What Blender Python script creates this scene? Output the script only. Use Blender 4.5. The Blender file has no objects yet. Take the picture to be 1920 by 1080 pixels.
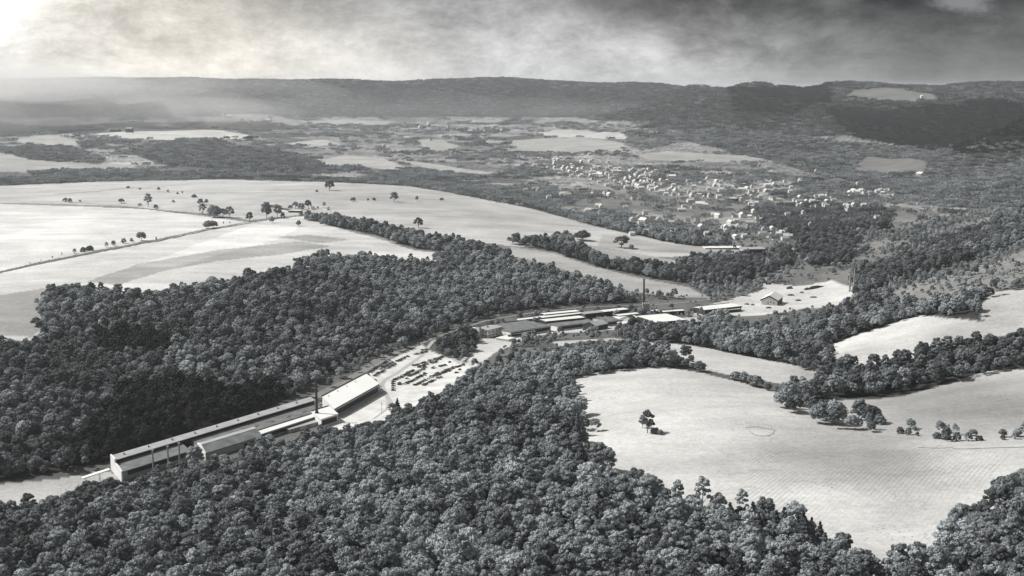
import bpy, math, random
import numpy as np
from mathutils import Vector, Matrix
random.seed(7); rng = np.random.default_rng(11)
SC = bpy.context.scene; COL = SC.collection

# ------------------------------------------------------------------ camera
CZ = 310.0; FPX = 2400.0; PITCH = math.atan(375 / FPX)
cam = bpy.data.cameras.new('camera'); cam.lens = FPX * 36 / 1920; cam.sensor_width = 36
cam.clip_start = 1; cam.clip_end = 90000
co = bpy.data.objects.new('camera', cam); COL.objects.link(co)
co.location = (0, 0, CZ); co.rotation_euler = (math.pi / 2 - PITCH, 0, 0); SC.camera = co
SC.render.resolution_x = 1024; SC.render.resolution_y = 576

# ------------------------------------------------------------------ light
SUN_AZ = math.radians(-74)      # measured from +Y towards +X
SUN_EL = math.radians(46)
EXPOSURE = 0.35
sd = bpy.data.lights.new('sun', 'SUN'); sd.energy = 5.0; sd.angle = math.radians(0.5); sd.color = (1, 0.985, 0.96)
so = bpy.data.objects.new('sun', sd); COL.objects.link(so)
sdir = Vector((math.sin(SUN_AZ) * math.cos(SUN_EL), math.cos(SUN_AZ) * math.cos(SUN_EL), math.sin(SUN_EL)))
so.rotation_euler = sdir.to_track_quat('Z', 'Y').to_euler(); so.location = (0, 0, 2000)
SC.view_settings.view_transform = 'Standard'; SC.view_settings.look = 'None'
SC.view_settings.exposure = EXPOSURE; SC.view_settings.gamma = 1
SC.cycles.max_bounces = 4; SC.cycles.diffuse_bounces = 2; SC.cycles.glossy_bounces = 1
SC.cycles.transmission_bounces = 2; SC.cycles.volume_bounces = 0; SC.cycles.transparent_max_bounces = 8
SC.cycles.use_denoising = True

W = bpy.data.worlds.new("World"); SC.world = W; W.use_nodes = True
nt = W.node_tree; N = nt.nodes; L = nt.links; N.clear()
def nd(tree, typ, **kw):
    n = tree.nodes.new(typ)
    for k, v in kw.items():
        if k.startswith('i_'):
            key = k[2:]; key = int(key) if key.isdigit() else key.replace('_', ' ')
            n.inputs[key].default_value = v
        else: setattr(n, k, v)
    return n
def mth(tree, op, a, b=None, c=None, clamp=False):
    n = tree.nodes.new('ShaderNodeMath'); n.operation = op; n.use_clamp = clamp
    for i, v in enumerate((a, b, c)):
        if v is None: continue
        if isinstance(v, (int, float)): n.inputs[i].default_value = v
        else: tree.links.new(v, n.inputs[i])
    return n.outputs[0]
def ramp(tree, fac, pts, interp='LINEAR'):
    n = tree.nodes.new('ShaderNodeValToRGB'); n.color_ramp.interpolation = interp
    e = n.color_ramp.elements
    while len(e) > 1: e.remove(e[-1])
    for i, (p, c) in enumerate(pts):
        if not isinstance(c, tuple): c = (c, c, c)
        q = e[0] if i == 0 else e.new(p)
        q.position = p; q.color = (*c, 1)
    if fac is not None: tree.links.new(fac, n.inputs[0])
    return n.outputs[0]
def mixc(tree, fac, a, b, mode='MIX'):
    n = tree.nodes.new('ShaderNodeMix'); n.data_type = 'RGBA'; n.blend_type = mode
    for k_, v in ((0, fac), (6, a), (7, b)):
        s = n.inputs[k_]
        if isinstance(v, (int, float)): s.default_value = v if k_ == 0 else (v, v, v, 1)
        elif isinstance(v, tuple): s.default_value = (*v, 1)
        else: tree.links.new(v, s)
    return n.outputs[2]
tc = nd(nt, 'ShaderNodeTexCoord'); sep = nd(nt, 'ShaderNodeSeparateXYZ'); L.new(tc.outputs['Generated'], sep.inputs[0])
X_, Y_, Z_ = sep.outputs
az = mth(nt, 'ARCTAN2', X_, Y_)                     # radians, 0 = up the valley
azd = mth(nt, 'MULTIPLY', az, 57.2958)
eld = mth(nt, 'MULTIPLY', Z_, 57.2958)
comb = nd(nt, 'ShaderNodeCombineXYZ')
L.new(mth(nt, 'MULTIPLY', az, 9.0), comb.inputs[0]); L.new(mth(nt, 'MULTIPLY', Z_, 17.0), comb.inputs[1])
warp = nd(nt, 'ShaderNodeTexNoise', i_Scale=0.7, i_Detail=3.0); L.new(comb.outputs[0], warp.inputs['Vector'])
vadd = nd(nt, 'ShaderNodeVectorMath', operation='MULTIPLY_ADD'); L.new(warp.outputs['Color'], vadd.inputs[0])
vadd.inputs[1].default_value = (.45, .45, 0); L.new(comb.outputs[0], vadd.inputs[2])
cn = nd(nt, 'ShaderNodeTexNoise', i_Scale=1.0, i_Detail=9.0, i_Roughness=0.62); L.new(vadd.outputs[0], cn.inputs['Vector'])
cn2 = nd(nt, 'ShaderNodeTexNoise', i_Scale=7.0, i_Detail=8.0, i_Roughness=0.78); L.new(vadd.outputs[0], cn2.inputs['Vector'])
azn = mth(nt, 'ADD', mth(nt, 'DIVIDE', azd, 60.0), 0.5)          # -30..30 deg -> 0..1
def azp(d): return d / 60 + 0.5
hor = ramp(nt, azn, [(0, (6, 5.8, 5.3)), (azp(-20), (7.6, 7.3, 6.7)), (azp(-14), (6.9, 6.5, 5.8)), (azp(-7), (6.0, 5.8, 5.45)), (azp(0), 5.7), (azp(6), 5.1), (azp(9.5), 3.9), (azp(13), 2.7), (azp(18), 1.4), (1, 1.0)], 'EASE')
top = ramp(nt, azn, [(0, (6, 5.8, 5.4)), (azp(-21.5), (9.6, 9.6, 9.5)), (azp(-19), (7.3, 7.0, 6.4)), (azp(-15), (5.2, 4.9, 4.4)), (azp(-10), (4.0, 3.85, 3.55)), (azp(-5), 3.0), (azp(1), 2.4), (azp(5), 1.3), (azp(8.5), .42), (azp(12), (0.27, .31, .32)), (azp(20), (0.25, .29, .30)), (1, 0.6)], 'EASE')
cl0 = mth(nt, 'SUBTRACT', cn.outputs[0], 0.5)
elw = mth(nt, 'ADD', eld, mth(nt, 'MULTIPLY', cl0, -5.0))
elf = nd(nt, 'ShaderNodeMapRange', interpolation_type='SMOOTHSTEP'); L.new(elw, elf.inputs[0]); elf.inputs[1].default_value = 0.3; elf.inputs[2].default_value = 4.6
base = mixc(nt, elf.outputs[0], hor, top)
cont = mth(nt, 'ADD', 1.0, mth(nt, 'ADD', mth(nt, 'MULTIPLY', cl0, 1.7), mth(nt, 'MULTIPLY', mth(nt, 'SUBTRACT', cn2.outputs[0], 0.5), 1.0)))
low = mixc(nt, 1.0, base, 1.0, 'MULTIPLY'); mulc = nt.nodes[-1]
L.new(cont, mulc.inputs[7])
ca = mth(nt, 'DIVIDE', mth(nt, 'SUBTRACT', azd, 18.9), 1.9); cb_ = mth(nt, 'DIVIDE', mth(nt, 'ADD', mth(nt, 'SUBTRACT', eld, 3.55), mth(nt, 'MULTIPLY', ca, .35)), .62)
cr = mth(nt, 'ADD', mth(nt, 'SQRT', mth(nt, 'ADD', mth(nt, 'MULTIPLY', ca, ca), mth(nt, 'MULTIPLY', cb_, cb_))), mth(nt, 'MULTIPLY', mth(nt, 'SUBTRACT', cn2.outputs[0], .5), 1.6))
low = mixc(nt, ramp(nt, cr, [(.25, .75), (.95, 0.0)], 'EASE'), low, (2.3, 2.4, 2.4))
sky = nd(nt, 'ShaderNodeTexSky', sky_type='NISHITA', sun_disc=False, sun_elevation=SUN_EL, sun_rotation=SUN_AZ, altitude=300, dust_density=4)
bw = nd(nt, 'ShaderNodeHueSaturation', i_Saturation=0.12); L.new(sky.outputs[0], bw.inputs['Color'])
cloudup = mixc(nt, ramp(nt, cn.outputs[0], [(0.42, 0.0), (0.6, 1.0)]), bw.outputs[0], 1.5)
hi = nd(nt, 'ShaderNodeMapRange', interpolation_type='SMOOTHSTEP'); L.new(eld, hi.inputs[0]); hi.inputs[1].default_value = 5; hi.inputs[2].default_value = 16
fin = mixc(nt, hi.outputs[0], low, cloudup)
bg = nd(nt, 'ShaderNodeBackground', i_Strength=0.1); L.new(fin, bg.inputs[0])
wo = nd(nt, 'ShaderNodeOutputWorld'); L.new(bg.outputs[0], wo.inputs[0])

# ------------------------------------------------------------------ pixel rays, terrain heights
cp, sp_ = math.cos(PITCH), math.sin(PITCH)
def ray(px, py):
    px = np.asarray(px, float); py = np.asarray(py, float)
    a = (px - 960) / FPX; b = (540 - py) / FPX
    return a, cp + sp_ * b, -sp_ + cp * b            # dx, dy, dz
def on_plane(px, py, z):
    a, b, c = ray(px, py); t = (z - CZ) / c
    return a * t, b * t
CP = []   # control points (X, Y, z)
def cz(*pts):
    for px, py, z in pts:
        x, y = on_plane(px, py, z); CP.append((float(x), float(y), z))
def cd(*pts):
    for px, py, D in pts:
        a, b, c = ray(px, py); CP.append((float(a / b * D), D, float(CZ + c / b * D)))
cz((0,930,0),(100,900,0),(220,890,0),(400,830,0),(600,770,0),(760,710,0),(900,650,0),(1000,620,0),(1150,600,0),(1300,585,0),(1450,570,0),(1550,560,2),
   (560,810,1),(420,865,1),(250,908,0),(820,680,1),(700,780,3),
   (700,690,2),(850,622,2),(1000,590,2),(1200,568,3),(1350,560,3),
   (0,1080,35),(400,1080,40),(800,1080,60),(1200,1080,70),(1700,1080,68),(1920,1080,75),(0,990,16),(200,980,15),(600,870,12),(600,980,35),(900,760,14),(900,950,50),
   (1050,700,25),(1090,840,50),(1150,640,12),(1100,780,46),(1000,650,7),
   (1100,720,38),(1300,700,40),(1300,800,55),(1500,900,60),(1700,980,62),(1900,820,60),(1450,760,50),(1650,770,45),(1850,750,55),(1900,900,70),
   (1200,655,28),(1350,670,32),(1550,705,33),(1500,670,20),(1600,655,38),(1750,620,50),(1880,600,58),(1920,560,72),(1400,620,10),(1500,610,14),(1600,590,24),
   (1700,545,50),(1800,510,62),(1920,470,78),(1920,530,76),(1850,560,66),
   (1900,400,66),(1800,400,40),(1650,450,16),(1900,330,70),(1750,330,40),(1920,285,105),(1920,245,170),(1600,480,10),(1650,520,30),
   (0,330,22),(300,325,22),(600,328,22),(0,300,25),(300,290,32),(600,300,22),(150,265,40),(200,243,40),(400,250,38),(700,265,20),(1000,260,30),(1060,248,42),(1000,320,15),(1300,300,28),
   (1200,400,10),(1400,400,10),(1500,450,9),(1300,480,8),(1600,380,25),(1680,305,50),(850,330,16),(1400,330,20),(1500,300,40),
   (0,365,35),(300,355,35),(600,355,35),(850,380,28),(1050,415,20),(0,500,36),(300,450,36),(470,415,36),(620,440,36),(800,445,30),(1000,475,18),(200,525,38),(0,600,34),(100,545,37),(300,548,37),(550,490,36),(750,495,28),(1100,505,13),(1250,550,5),(1400,520,6),
   (200,700,16),(400,640,22),(600,590,22),(800,560,16),(300,770,5),(100,800,9),(0,760,16),(500,720,8),(680,650,6),(950,545,10))
cd((-100,232,9200),(200,232,9200),(400,232,9200),(620,232,9200),(850,237,9000),(1050,238,8600),(1200,240,8300),
   (-100,190,10300),(200,190,10300),(480,190,10300),(740,192,10300),(950,190,10200),(1120,194,10000),(1250,196,9600),
   (-200,148,11600),(0,150,11600),(120,149,11600),(200,147,11600),(280,149,11600),(350,147,11600),(420,151,11600),(480,150,11600),(550,152,11500),(620,150,11500),(680,152,11500),(740,155,11500),(790,152,11500),(850,150,11500),(900,148,11500),(945,147,11500),(1000,151,11500),(1050,154,11400),(1100,157,11300),(1150,159,11100),(1200,158,10900),(1250,161,10500),(1300,163,9800),
   (1340,165,8900),(1390,161,7800),(1420,160,7600),(1455,164,7600),(1500,166,7700),(1380,200,7100),(1440,200,6900),(1380,255,6200),(1290,240,8000),(1460,265,5700),
   (1560,285,5500),(1700,292,5100),(1850,275,5100),(1560,240,6000),(1700,240,5800),(1860,235,5700),(1500,230,6500),(1565,190,6700),(1700,194,6500),(1900,198,6300),(2100,205,6100),
   (1620,172,7600),(1750,174,7600),(1900,176,7300),(1550,158,8200),(1600,157,8300),(1680,162,8300),(1750,165,8300),(1820,157,8200),(1880,156,8200),(1930,158,8200),(2100,158,8200))
_crest = [c for c in CP if c[1] >= 7600 and c[2] > 300]
for x_, y_, z_ in _crest[:]: CP.append((x_ * 1.07, y_ * 1.07, z_ - 45)); CP.append((x_ * 1.16, y_ * 1.16, z_ - 100))
for u in (-1.0, -0.6, -0.3, 0, 0.3, 0.6, 1.0):
    CP.append((u * 15500, 15500, 170)); CP.append((u * 24000, 24000, 120)); CP.append((u * 42000, 42000, 0))
for u, a in ((-0.8, 1), (0.8, 1)):
    CP.append((u * 800, 800, 55)); CP.append((u * 1500, 1500, 45)); CP.append((u * 3000, 3000, 60)); CP.append((u * 6000, 6000, 90)); CP.append((u * 11500, 11500, 360))
for x in (-300, 0, 300): CP.append((x, 330, 90)); CP.append((x * 2, 560, 68 if x >= 0 else 52))
CP = np.array(CP)
def uv(X, Y): return np.stack([X / Y * 1.0, np.log(Y)], -1)
P = uv(CP[:, 0], CP[:, 1]); n = len(P)
def phi(r2): return 0.5 * r2 * np.log(r2 + 1e-12)
A = np.zeros((n + 3, n + 3)); d2 = ((P[:, None] - P[None]) ** 2).sum(-1)
zsc = (CP[:, 1] / 1500.0)                      # looser fit far away
A[:n, :n] = phi(d2) + np.diag(2e-5 + 0 * zsc); A[:n, n] = 1; A[:n, n + 1:] = P; A[n, :n] = 1; A[n + 1:, :n] = P.T
wts = np.linalg.solve(A, np.concatenate([CP[:, 2], np.zeros(3)]))
def hbase(X, Y):
    X = np.asarray(X, float); Y = np.maximum(np.asarray(Y, float), 60.0); sh = X.shape
    q = uv(X.ravel(), Y.ravel()); out = np.empty(len(q))
    for s in range(0, len(q), 60000):
        e = q[s:s + 60000]
        r2 = (e[:, :1] - P[None, :, 0]) ** 2 + (e[:, 1:] - P[None, :, 1]) ** 2
        out[s:s + 60000] = phi(r2) @ wts[:n] + wts[n] + e @ wts[n + 1:]
    return out.reshape(sh)
def hash2(ix, iy, seed):
    h = (ix.astype(np.int64) * 374761393 + iy.astype(np.int64) * 668265263 + seed * 1442695041) & 0xFFFFFFFF
    h = ((h ^ (h >> 13)) * 1274126177) & 0xFFFFFFFF
    return ((h ^ (h >> 16)) & 0xFFFF) / 65535.0
def vnoise(x, y, seed=0):
    x0 = np.floor(x); y0 = np.floor(y); fx = x - x0; fy = y - y0
    fx = fx * fx * (3 - 2 * fx); fy = fy * fy * (3 - 2 * fy)
    a = hash2(x0, y0, seed); b = hash2(x0 + 1, y0, seed); c = hash2(x0, y0 + 1, seed); d = hash2(x0 + 1, y0 + 1, seed)
    return (a * (1 - fx) + b * fx) * (1 - fy) + (c * (1 - fx) + d * fx) * fy
def fbm(x, y, seed=0, o=4):
    s = 0; a = 0.5; t = 0
    for k in range(o): s = s + a * vnoise(x, y, seed + k); t += a; x = x * 2.03 + 17; y = y * 2.03 + 5; a *= 0.5
    return s / t
def hground(X, Y):
    h = hbase(X, Y)
    far = np.clip((Y - 1500) / 4000, 0, 1); rid = np.clip((h - 90) / 120, 0, 1) * (Y > 4000)
    flat = np.clip((np.abs(h - 1) - 3) / 8, 0, 1)
    h = h + flat * (fbm(X / 110, Y / 110, 3, 3) - 0.5) * 4.0 + far * (fbm(X / 400, Y / 400, 9, 4) - 0.5) * 26 * np.clip(1 - rid, 0.25, 1)
    h = h + rid * (np.abs(fbm(X / 520 + Y / 4000, Y / 2600, 21, 5) - 0.5) * -300 + 34) * np.clip((335 - h) / 100, 0.03, 1)
    return h
def G(px, py, above=0.0):
    """the point where the line of sight through a pixel meets the terrain (or a level ABOVE it)"""
    px = np.atleast_1d(np.asarray(px, float)); py = np.atleast_1d(np.asarray(py, float)); above = np.broadcast_to(np.asarray(above, float), px.shape)
    a, b, c = ray(px, py); u = a / b; m = c / b
    Ys = np.geomspace(450, 16000, 420)
    YY = np.broadcast_to(Ys, (len(px), len(Ys))); gz = hbase(u[:, None] * YY, YY) + above[:, None]
    below = (CZ + m[:, None] * YY) <= gz
    k = np.where(below.any(1), below.argmax(1), len(Ys) - 1); k = np.maximum(k, 1)
    lo = Ys[k - 1].copy(); hi_ = Ys[k].copy()
    for _ in range(14):
        mid = (lo + hi_) / 2; bl = (CZ + m * mid) <= hground(u * mid, mid) + above
        hi_ = np.where(bl, mid, hi_); lo = np.where(bl, lo, mid)
    Y = (lo + hi_) / 2; X = u * Y
    return X, Y, hground(X, Y)
def G1(px, py, above=0.0):
    X, Y, Z = G([px], [py], [above]); return Vector((X[0], Y[0], Z[0]))
def project(X, Y, Z):
    d = Y * cp - (Z - CZ) * sp_; v = Y * sp_ + (Z - CZ) * cp
    return 960 + FPX * X / d, 540 - FPX * v / d, d
def wpoly(pts):
    a = np.array([(p + (0,))[:3] if len(p) == 2 else p for p in pts], float)
    # subdivide long edges so that borders follow the terrain
    out = []
    for i in range(len(a)):
        p, q = a[i], a[(i + 1) % len(a)]; k = max(1, int(np.hypot(*(q - p)[:2]) / 45))
        for j in range(k): out.append(p + (q - p) * j / k)
    a = np.array(out); X, Y, Z = G(a[:, 0], a[:, 1], a[:, 2]); return np.stack([X, Y], -1)
def inside(poly, X, Y):
    sh = np.shape(X); X = np.ravel(X); Y = np.ravel(Y); res = np.zeros(len(X), bool)
    bb = (X >= poly[:, 0].min()) & (X <= poly[:, 0].max()) & (Y >= poly[:, 1].min()) & (Y <= poly[:, 1].max())
    idx = np.nonzero(bb)[0]; x = X[idx]; y = Y[idx]; r = np.zeros(len(x), bool); m = len(poly)
    for i in range(m):
        x1, y1 = poly[i]; x2, y2 = poly[(i + 1) % m]
        if y1 == y2: continue
        c = ((y1 > y) != (y2 > y)); c &= x < (x2 - x1) * (y - y1) / (y2 - y1) + x1; r ^= c
    res[idx] = r; return res.reshape(sh)

# ------------------------------------------------------------------ land cover (traced outlines turned into ground outlines)
FIELDS = [  # name, albedo, outline
 ('far_plateau', .46, [(-300,352),(0,349),(180,341),(380,337),(600,341),(770,350),(870,367),(1000,392),(1130,428),(1260,455),(1340,470),(1340,480),(1230,482),(1130,470),(1060,462),(960,462),(880,452),(800,440),(700,425),(570,402),(470,413),(380,400),(250,388),(0,378),(-300,376)]),
 ('broad_field', .60, [(-300,378),(0,381),(250,391),(380,404),(468,416),(390,428),(300,448),(180,470),(60,494),(0,508),(-300,560)]),
 ('near_plateau', .56, [(-300,564),(0,512),(60,498),(180,474),(300,452),(390,431),(470,417),(570,405),(640,430),(700,445),(780,470),(860,480),(900,500),(850,530),(600,520),(420,560),(300,585),(150,570),(100,600),(70,640),(0,640),(-300,660)]),
 ('valley_meadow', .34, [(1078,458),(1130,463),(1200,476),(1270,488),(1262,501),(1180,500),(1120,487)]),
 ('valley_meadow', .36, [(1130,440),(1260,458),(1400,468),(1400,476),(1250,474),(1120,462)]),
 ('valley_meadow', .36, [(955,463),(1040,475),(1110,499),(1200,521),(1290,537),(1335,560),(1250,556),(1180,545),(1110,525),(1040,500),(960,480)]),
 ('hill_field', .50, [(1078,712),(1120,698),(1190,689),(1260,691),(1320,700),(1400,720),(1480,738),(1500,755),(1640,748),(1700,742),(1780,718),(1850,695),(1920,693),(2200,690),(2200,900),(1940,890),(1780,1060),(1690,1075),(1400,1010),(1250,960),(1130,900),(1088,790)]),
 ('strip_field', .50, [(1150,640),(1300,648),(1450,678),(1570,700),(1540,716),(1470,720),(1380,705),(1310,690),(1240,668)]),
 ('upper_field', .52, [(1540,655),(1600,630),(1720,592),(1830,602),(1920,600),(2100,590),(2100,615),(1920,622),(1800,645),(1720,672),(1640,686),(1570,676)]),
 ('upper_field', .48, [(1838,600),(1840,575),(1860,548),(1920,542),(2100,540),(2100,592),(1920,600)]),
 ('waste_tip', .52, [(1300,592),(1300,580),(1370,560),(1430,543),(1432,530),(1500,537),(1560,525),(1602,540),(1590,572),(1500,580),(1420,592)]),
 ('waste_tip', .42, [(-200,905),(0,908),(110,898),(200,880),(240,905),(215,925),(110,945),(0,955),(-200,960)]),
 ('waste_tip', .5, [(868,690),(893,650),(900,635),(960,632),(1040,612),(1180,600),(1310,594),(1310,606),(1180,616),(1060,625),(980,640),(930,660),(900,685)]),
 ('scrub_slope', .21, [(1668,545),(1740,522),(1800,507),(1860,490),(1930,466),(2200,395),(2200,505),(1930,530),(1860,545),(1800,560),(1720,575),(1680,565)]),
 ('strip_field', .42, [(1035,640),(1150,634),(1240,645),(1240,664),(1150,668),(1060,662)]),
 ('far_field', .44, [(1000,250),(1040,243),(1110,246),(1175,257),(1170,262),(1100,260),(1040,256)]),
 ('far_field', .33, [(960,262),(1040,258),(1130,262),(1170,268),(1165,285),(1080,290),(980,288),(955,275)]),
 ('far_field', .38, [(590,300),(660,291),(720,297),(760,312),(740,318),(680,312),(610,312)]),
 ('far_field', .36, [(750,300),(820,308),(900,320),(940,330),(880,326),(800,318)]),
 ('far_field', .32, [(1180,290),(1250,284),(1400,291),(1440,298),(1350,304),(1220,300)]),
 ('far_field', .17, [(1605,312),(1625,294),(1700,296),(1735,304),(1735,324),(1660,326),(1610,322)]),
 ('far_field', .48, [(180,250),(210,240),(320,242),(400,244),(470,252),(460,262),(330,262),(240,258),(190,256)]),
 ('far_field', .27, [(390,222),(440,214),(530,218),(560,232),(520,246),(450,240),(400,234)]),
 ('far_field', .36, [(30,262),(90,254),(150,262),(140,274),(90,274),(40,272)]),
 ('far_field', .34, [(-200,290),(0,286),(60,300),(160,306),(260,310),(230,318),(60,320),(-200,322)]),
 ('far_field', .4, [(520,268),(610,262),(640,270),(580,276)]),
 ('far_field', .34, [(780,262),(830,262),(860,276),(820,284),(790,278)]),
 ('far_field', .36, [(560,228),(640,224),(740,228),(720,234),(620,236)]),
 ('ridge_field', .16, [(1575,178),(1600,168),(1690,166),(1735,178),(1760,188),(1700,190),(1620,184)]),
 ('grass_bank', .085, [(750,665),(840,626),(930,592),(1000,581),(1100,571),(1215,566),(1215,580),(1100,580),(1010,592),(940,607),(890,622),(850,640),(780,665),(700,710),(640,742),(600,745),(640,715)]),  # low albedo paints hillside shade along this strip
]
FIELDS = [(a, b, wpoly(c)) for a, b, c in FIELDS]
FOREST = [  # outline (px, py, level above ground), darkness
 ([(-400,960,12),(0,946,12),(110,930,12),(215,908,6),(300,887,6),(375,868,6),(440,856,6),(500,843,6),(545,828,6),(640,803,6),(700,785,9),(745,771,10),(800,742,12),(850,712,12),(880,694,12),(905,676,15),(960,659,15),(1020,643,15),(1080,633,14),(1200,628,14),(1145,642,4),(1200,658,4),(1240,671,3),(1290,684,0),(1312,696,0),(1260,691,0),(1190,690,0),(1120,698,0),(1078,712,0),(1080,760,4),(1098,815,10),(1140,860,12),(1200,880,12),(1290,915,12),(1400,950,12),(1480,968,14),(1550,985,14),(1640,1015,14),(1690,1035,14),(1760,1008,12),(1810,958,12),(1860,912,12),(1930,866,12),(2200,830,12),(2300,1500,0),(-600,1500,0)], 0),
 ([(-300,655,12),(0,632,10),(60,648,10),(100,650,10),(75,602,12),(85,548,12),(110,532,12),(200,535,12),(270,552,12),(350,535,12),(410,522,12),(480,507,12),(545,502,12),(560,478,13),(600,474,12),(680,478,12),(740,482,12),(820,486,12),(830,470,10),(880,466,10),(960,484,10),(1040,502,10),(1100,519,10),(1170,543,10),(1205,562,8),(1190,568,0),(1100,571,0),(1000,580,0),(930,590,0),(860,604,0),(800,630,0),(740,642,0),(700,656,0),(640,684,0),(590,712,0),(560,735,0),(480,772,0),(400,800,0),(300,832,0),(210,862,0),(100,888,0),(0,905,0),(-300,940,0)], 0),
 ([(565,400,8),(640,408,8),(720,423,8),(800,438,8),(880,452,10),(960,470,10),(960,490,0),(860,478,0),(780,466,0),(700,440,0),(640,428,0),(570,412,0)], 0),
 ([(-200,320,8),(0,330,8),(200,318,8),(400,318,8),(600,325,8),(780,335,8),(900,358,6),(1000,375,6),(1130,410,6),(1260,444,6),(1400,460,6),(1350,468,0),(1250,453,0),(1130,427,0),(1000,391,0),(870,366,0),(770,349,0),(600,340,0),(380,336,0),(180,340,0),(0,348,0),(-200,351,0)], 0),
 ([(1600,500,12),(1700,470,12),(1930,385,12),(2200,300,12),(2200,380,0),(1930,455,0),(1800,495,0),(1665,535,0),(1610,560,0)], 1),
 ([(1665,560,8),(1720,572,8),(1800,552,8),(1860,535,8),(1930,524,8),(2200,500,8),(2200,530,0),(1920,540,0),(1858,548,0),(1838,575,0),(1838,600,0),(1730,590,0),(1600,630,0),(1540,652,0),(1560,672,0),(1570,700,0),(1450,678,0),(1300,648,0),(1160,640,0),(1200,624,8),(1320,624,8),(1440,628,8),(1520,612,8),(1590,585,8),(1610,560,8)], 0),
 ([(1540,668,6),(1600,676,10),(1650,684,10),(1720,668,10),(1780,642,10),(1815,632,10),(1850,640,10),(1920,616,10),(2200,560,10),(2200,660,0),(1920,692,0),(1850,694,0),(1780,716,0),(1700,741,0),(1640,746,0),(1570,745,0),(1500,757,0),(1460,766,0),(1490,742,0),(1540,720,0)], 0),
 ([(1450,752,4),(1520,764,6),(1600,788,6),(1590,802,0),(1500,788,0),(1455,768,0)], 0),
 ([(815,640,8),(830,614,8),(860,602,8),(888,606,8),(893,630,8),(888,650,0),(866,668,0),(845,672,0),(815,655,0)], 1),
 ([(1265,492,8),(1320,480,8),(1400,482,8),(1480,464,8),(1495,490,0),(1440,515,0),(1370,537,0),(1290,532,0)], 1),
 ([(1480,430,10),(1560,425,10),(1600,440,10),(1600,495,0),(1520,500,0)], 2),
 ([(1400,380,8),(1560,375,8),(1680,385,8),(1660,430,0),(1500,440,0),(1430,430,0)], 2),
 ([(955,450,6),(1068,446,6),(1090,466,6),(1140,485,6),(1250,502,6),(1300,516,6),(1290,532,0),(1200,517,0),(1110,496,0),(1040,472,0),(960,461,0)], 0),
 ([(-60,362,3),(60,360,4),(62,371,0),(-60,376,0)], 1),
 ([(1682,798,4),(1734,804,4),(1734,817,0),(1684,812,0)], 3), ([(1750,800,4),(1848,808,4),(1846,828,0),(1752,822,0)], 3), ([(1866,812,4),(1930,812,4),(1930,826,0),(1868,826,0)], 3), ([(1372,700,4),(1440,716,4),(1450,731,0),(1375,714,0)], 3),
 ([(395,374,4),(440,374,4),(482,380,4),(480,392,0),(430,392,0),(395,386,0)], 0),
]
FOREST = [(wpoly(a), b) for a, b in FOREST]
DARK_SHADED = [wpoly(a) for a in (  # tree stands, some blackened to paint hill and cloud shade into them
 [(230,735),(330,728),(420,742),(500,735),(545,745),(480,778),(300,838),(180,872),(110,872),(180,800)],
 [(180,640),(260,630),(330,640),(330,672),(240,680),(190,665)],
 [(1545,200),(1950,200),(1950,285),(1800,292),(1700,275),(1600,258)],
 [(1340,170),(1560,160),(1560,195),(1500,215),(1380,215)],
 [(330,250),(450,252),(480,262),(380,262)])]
PALE = [wpoly(a) for a in ([(1060,900,8),(1300,925,8),(1420,960,8),(1700,1045,8),(1500,1100),(1060,1100),(1020,960)], [(960,670),(1150,650),(1180,690),(1080,740),(960,720)], [(700,850),(790,810),(900,900),(800,930)],
 [(290,680),(420,680),(560,700),(520,735),(400,725),(300,715)], [(900,495),(1100,520),(1240,560),(1150,575),(1000,570),(880,540)], [(1700,1040),(1850,980),(2000,960),(2000,1100),(1650,1100)], [(1300,600),(1500,590),(1560,640),(1450,670),(1300,640)], [(880,350),(1100,330),(1300,350),(1300,450),(1200,430),(1000,390)])]
DIM = [wpoly(a) for a in ([(-100,960),(200,910),(500,870),(640,1100),(-100,1100)], [(560,830),(900,740),(1040,720),(1060,800),(900,850),(700,840)], [(1770,960),(1960,850),(1960,960),(1800,1010)], [(0,650),(200,680),(150,880),(0,900),(-200,900),(-200,650)], [(90,540),(360,540),(560,490),(600,560),(400,640),(150,620)], [(1540,690),(1700,660),(1900,640),(1900,690),(1600,740)], [(300,930),(520,900),(560,1000),(400,1060)])]
FAINT = [wpoly(a) for a in ([(240,285),(330,266),(430,275),(500,280),(560,292),(620,300),(700,318),(600,325),(420,318),(300,308)], [(20,285),(60,270),(120,268),(150,282),(170,290),(120,305),(40,300)], [(-100,235),(0,228),(70,240),(60,254),(-100,262)], [(150,268),(190,262),(200,272),(150,280)])]
GREYW = [wpoly(a) for a in ([(1300,228),(1400,238),(1560,264),(1700,274),(1800,268),(1960,262),(1960,400),(1740,385),(1640,350),(1500,318),(1440,300),(1360,282),(1270,262)],)]
SCRUB = [wpoly(a) for a in ([(580,742),(640,715),(700,672),(760,652),(790,650),(700,710),(650,740),(600,760)],)]
LOT = [(713,722),(687,703),(735,673),(790,646),(812,660),(880,682),(888,690),(866,714),(814,745),(756,775),(708,796),(640,816),(598,806),(640,772)]
LOTW = wpoly(LOT)
CLEAR = [LOTW]       # nothing grows here; buildings add their outlines
PAR = []
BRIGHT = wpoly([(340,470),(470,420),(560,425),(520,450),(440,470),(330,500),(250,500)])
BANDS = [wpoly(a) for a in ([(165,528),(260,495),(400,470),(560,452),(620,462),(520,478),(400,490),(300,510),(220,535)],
         [(-200,560),(0,553),(85,540),(95,600),(60,632),(0,628),(-200,640)], [(520,445),(580,440),(660,450),(600,456)])]
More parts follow.
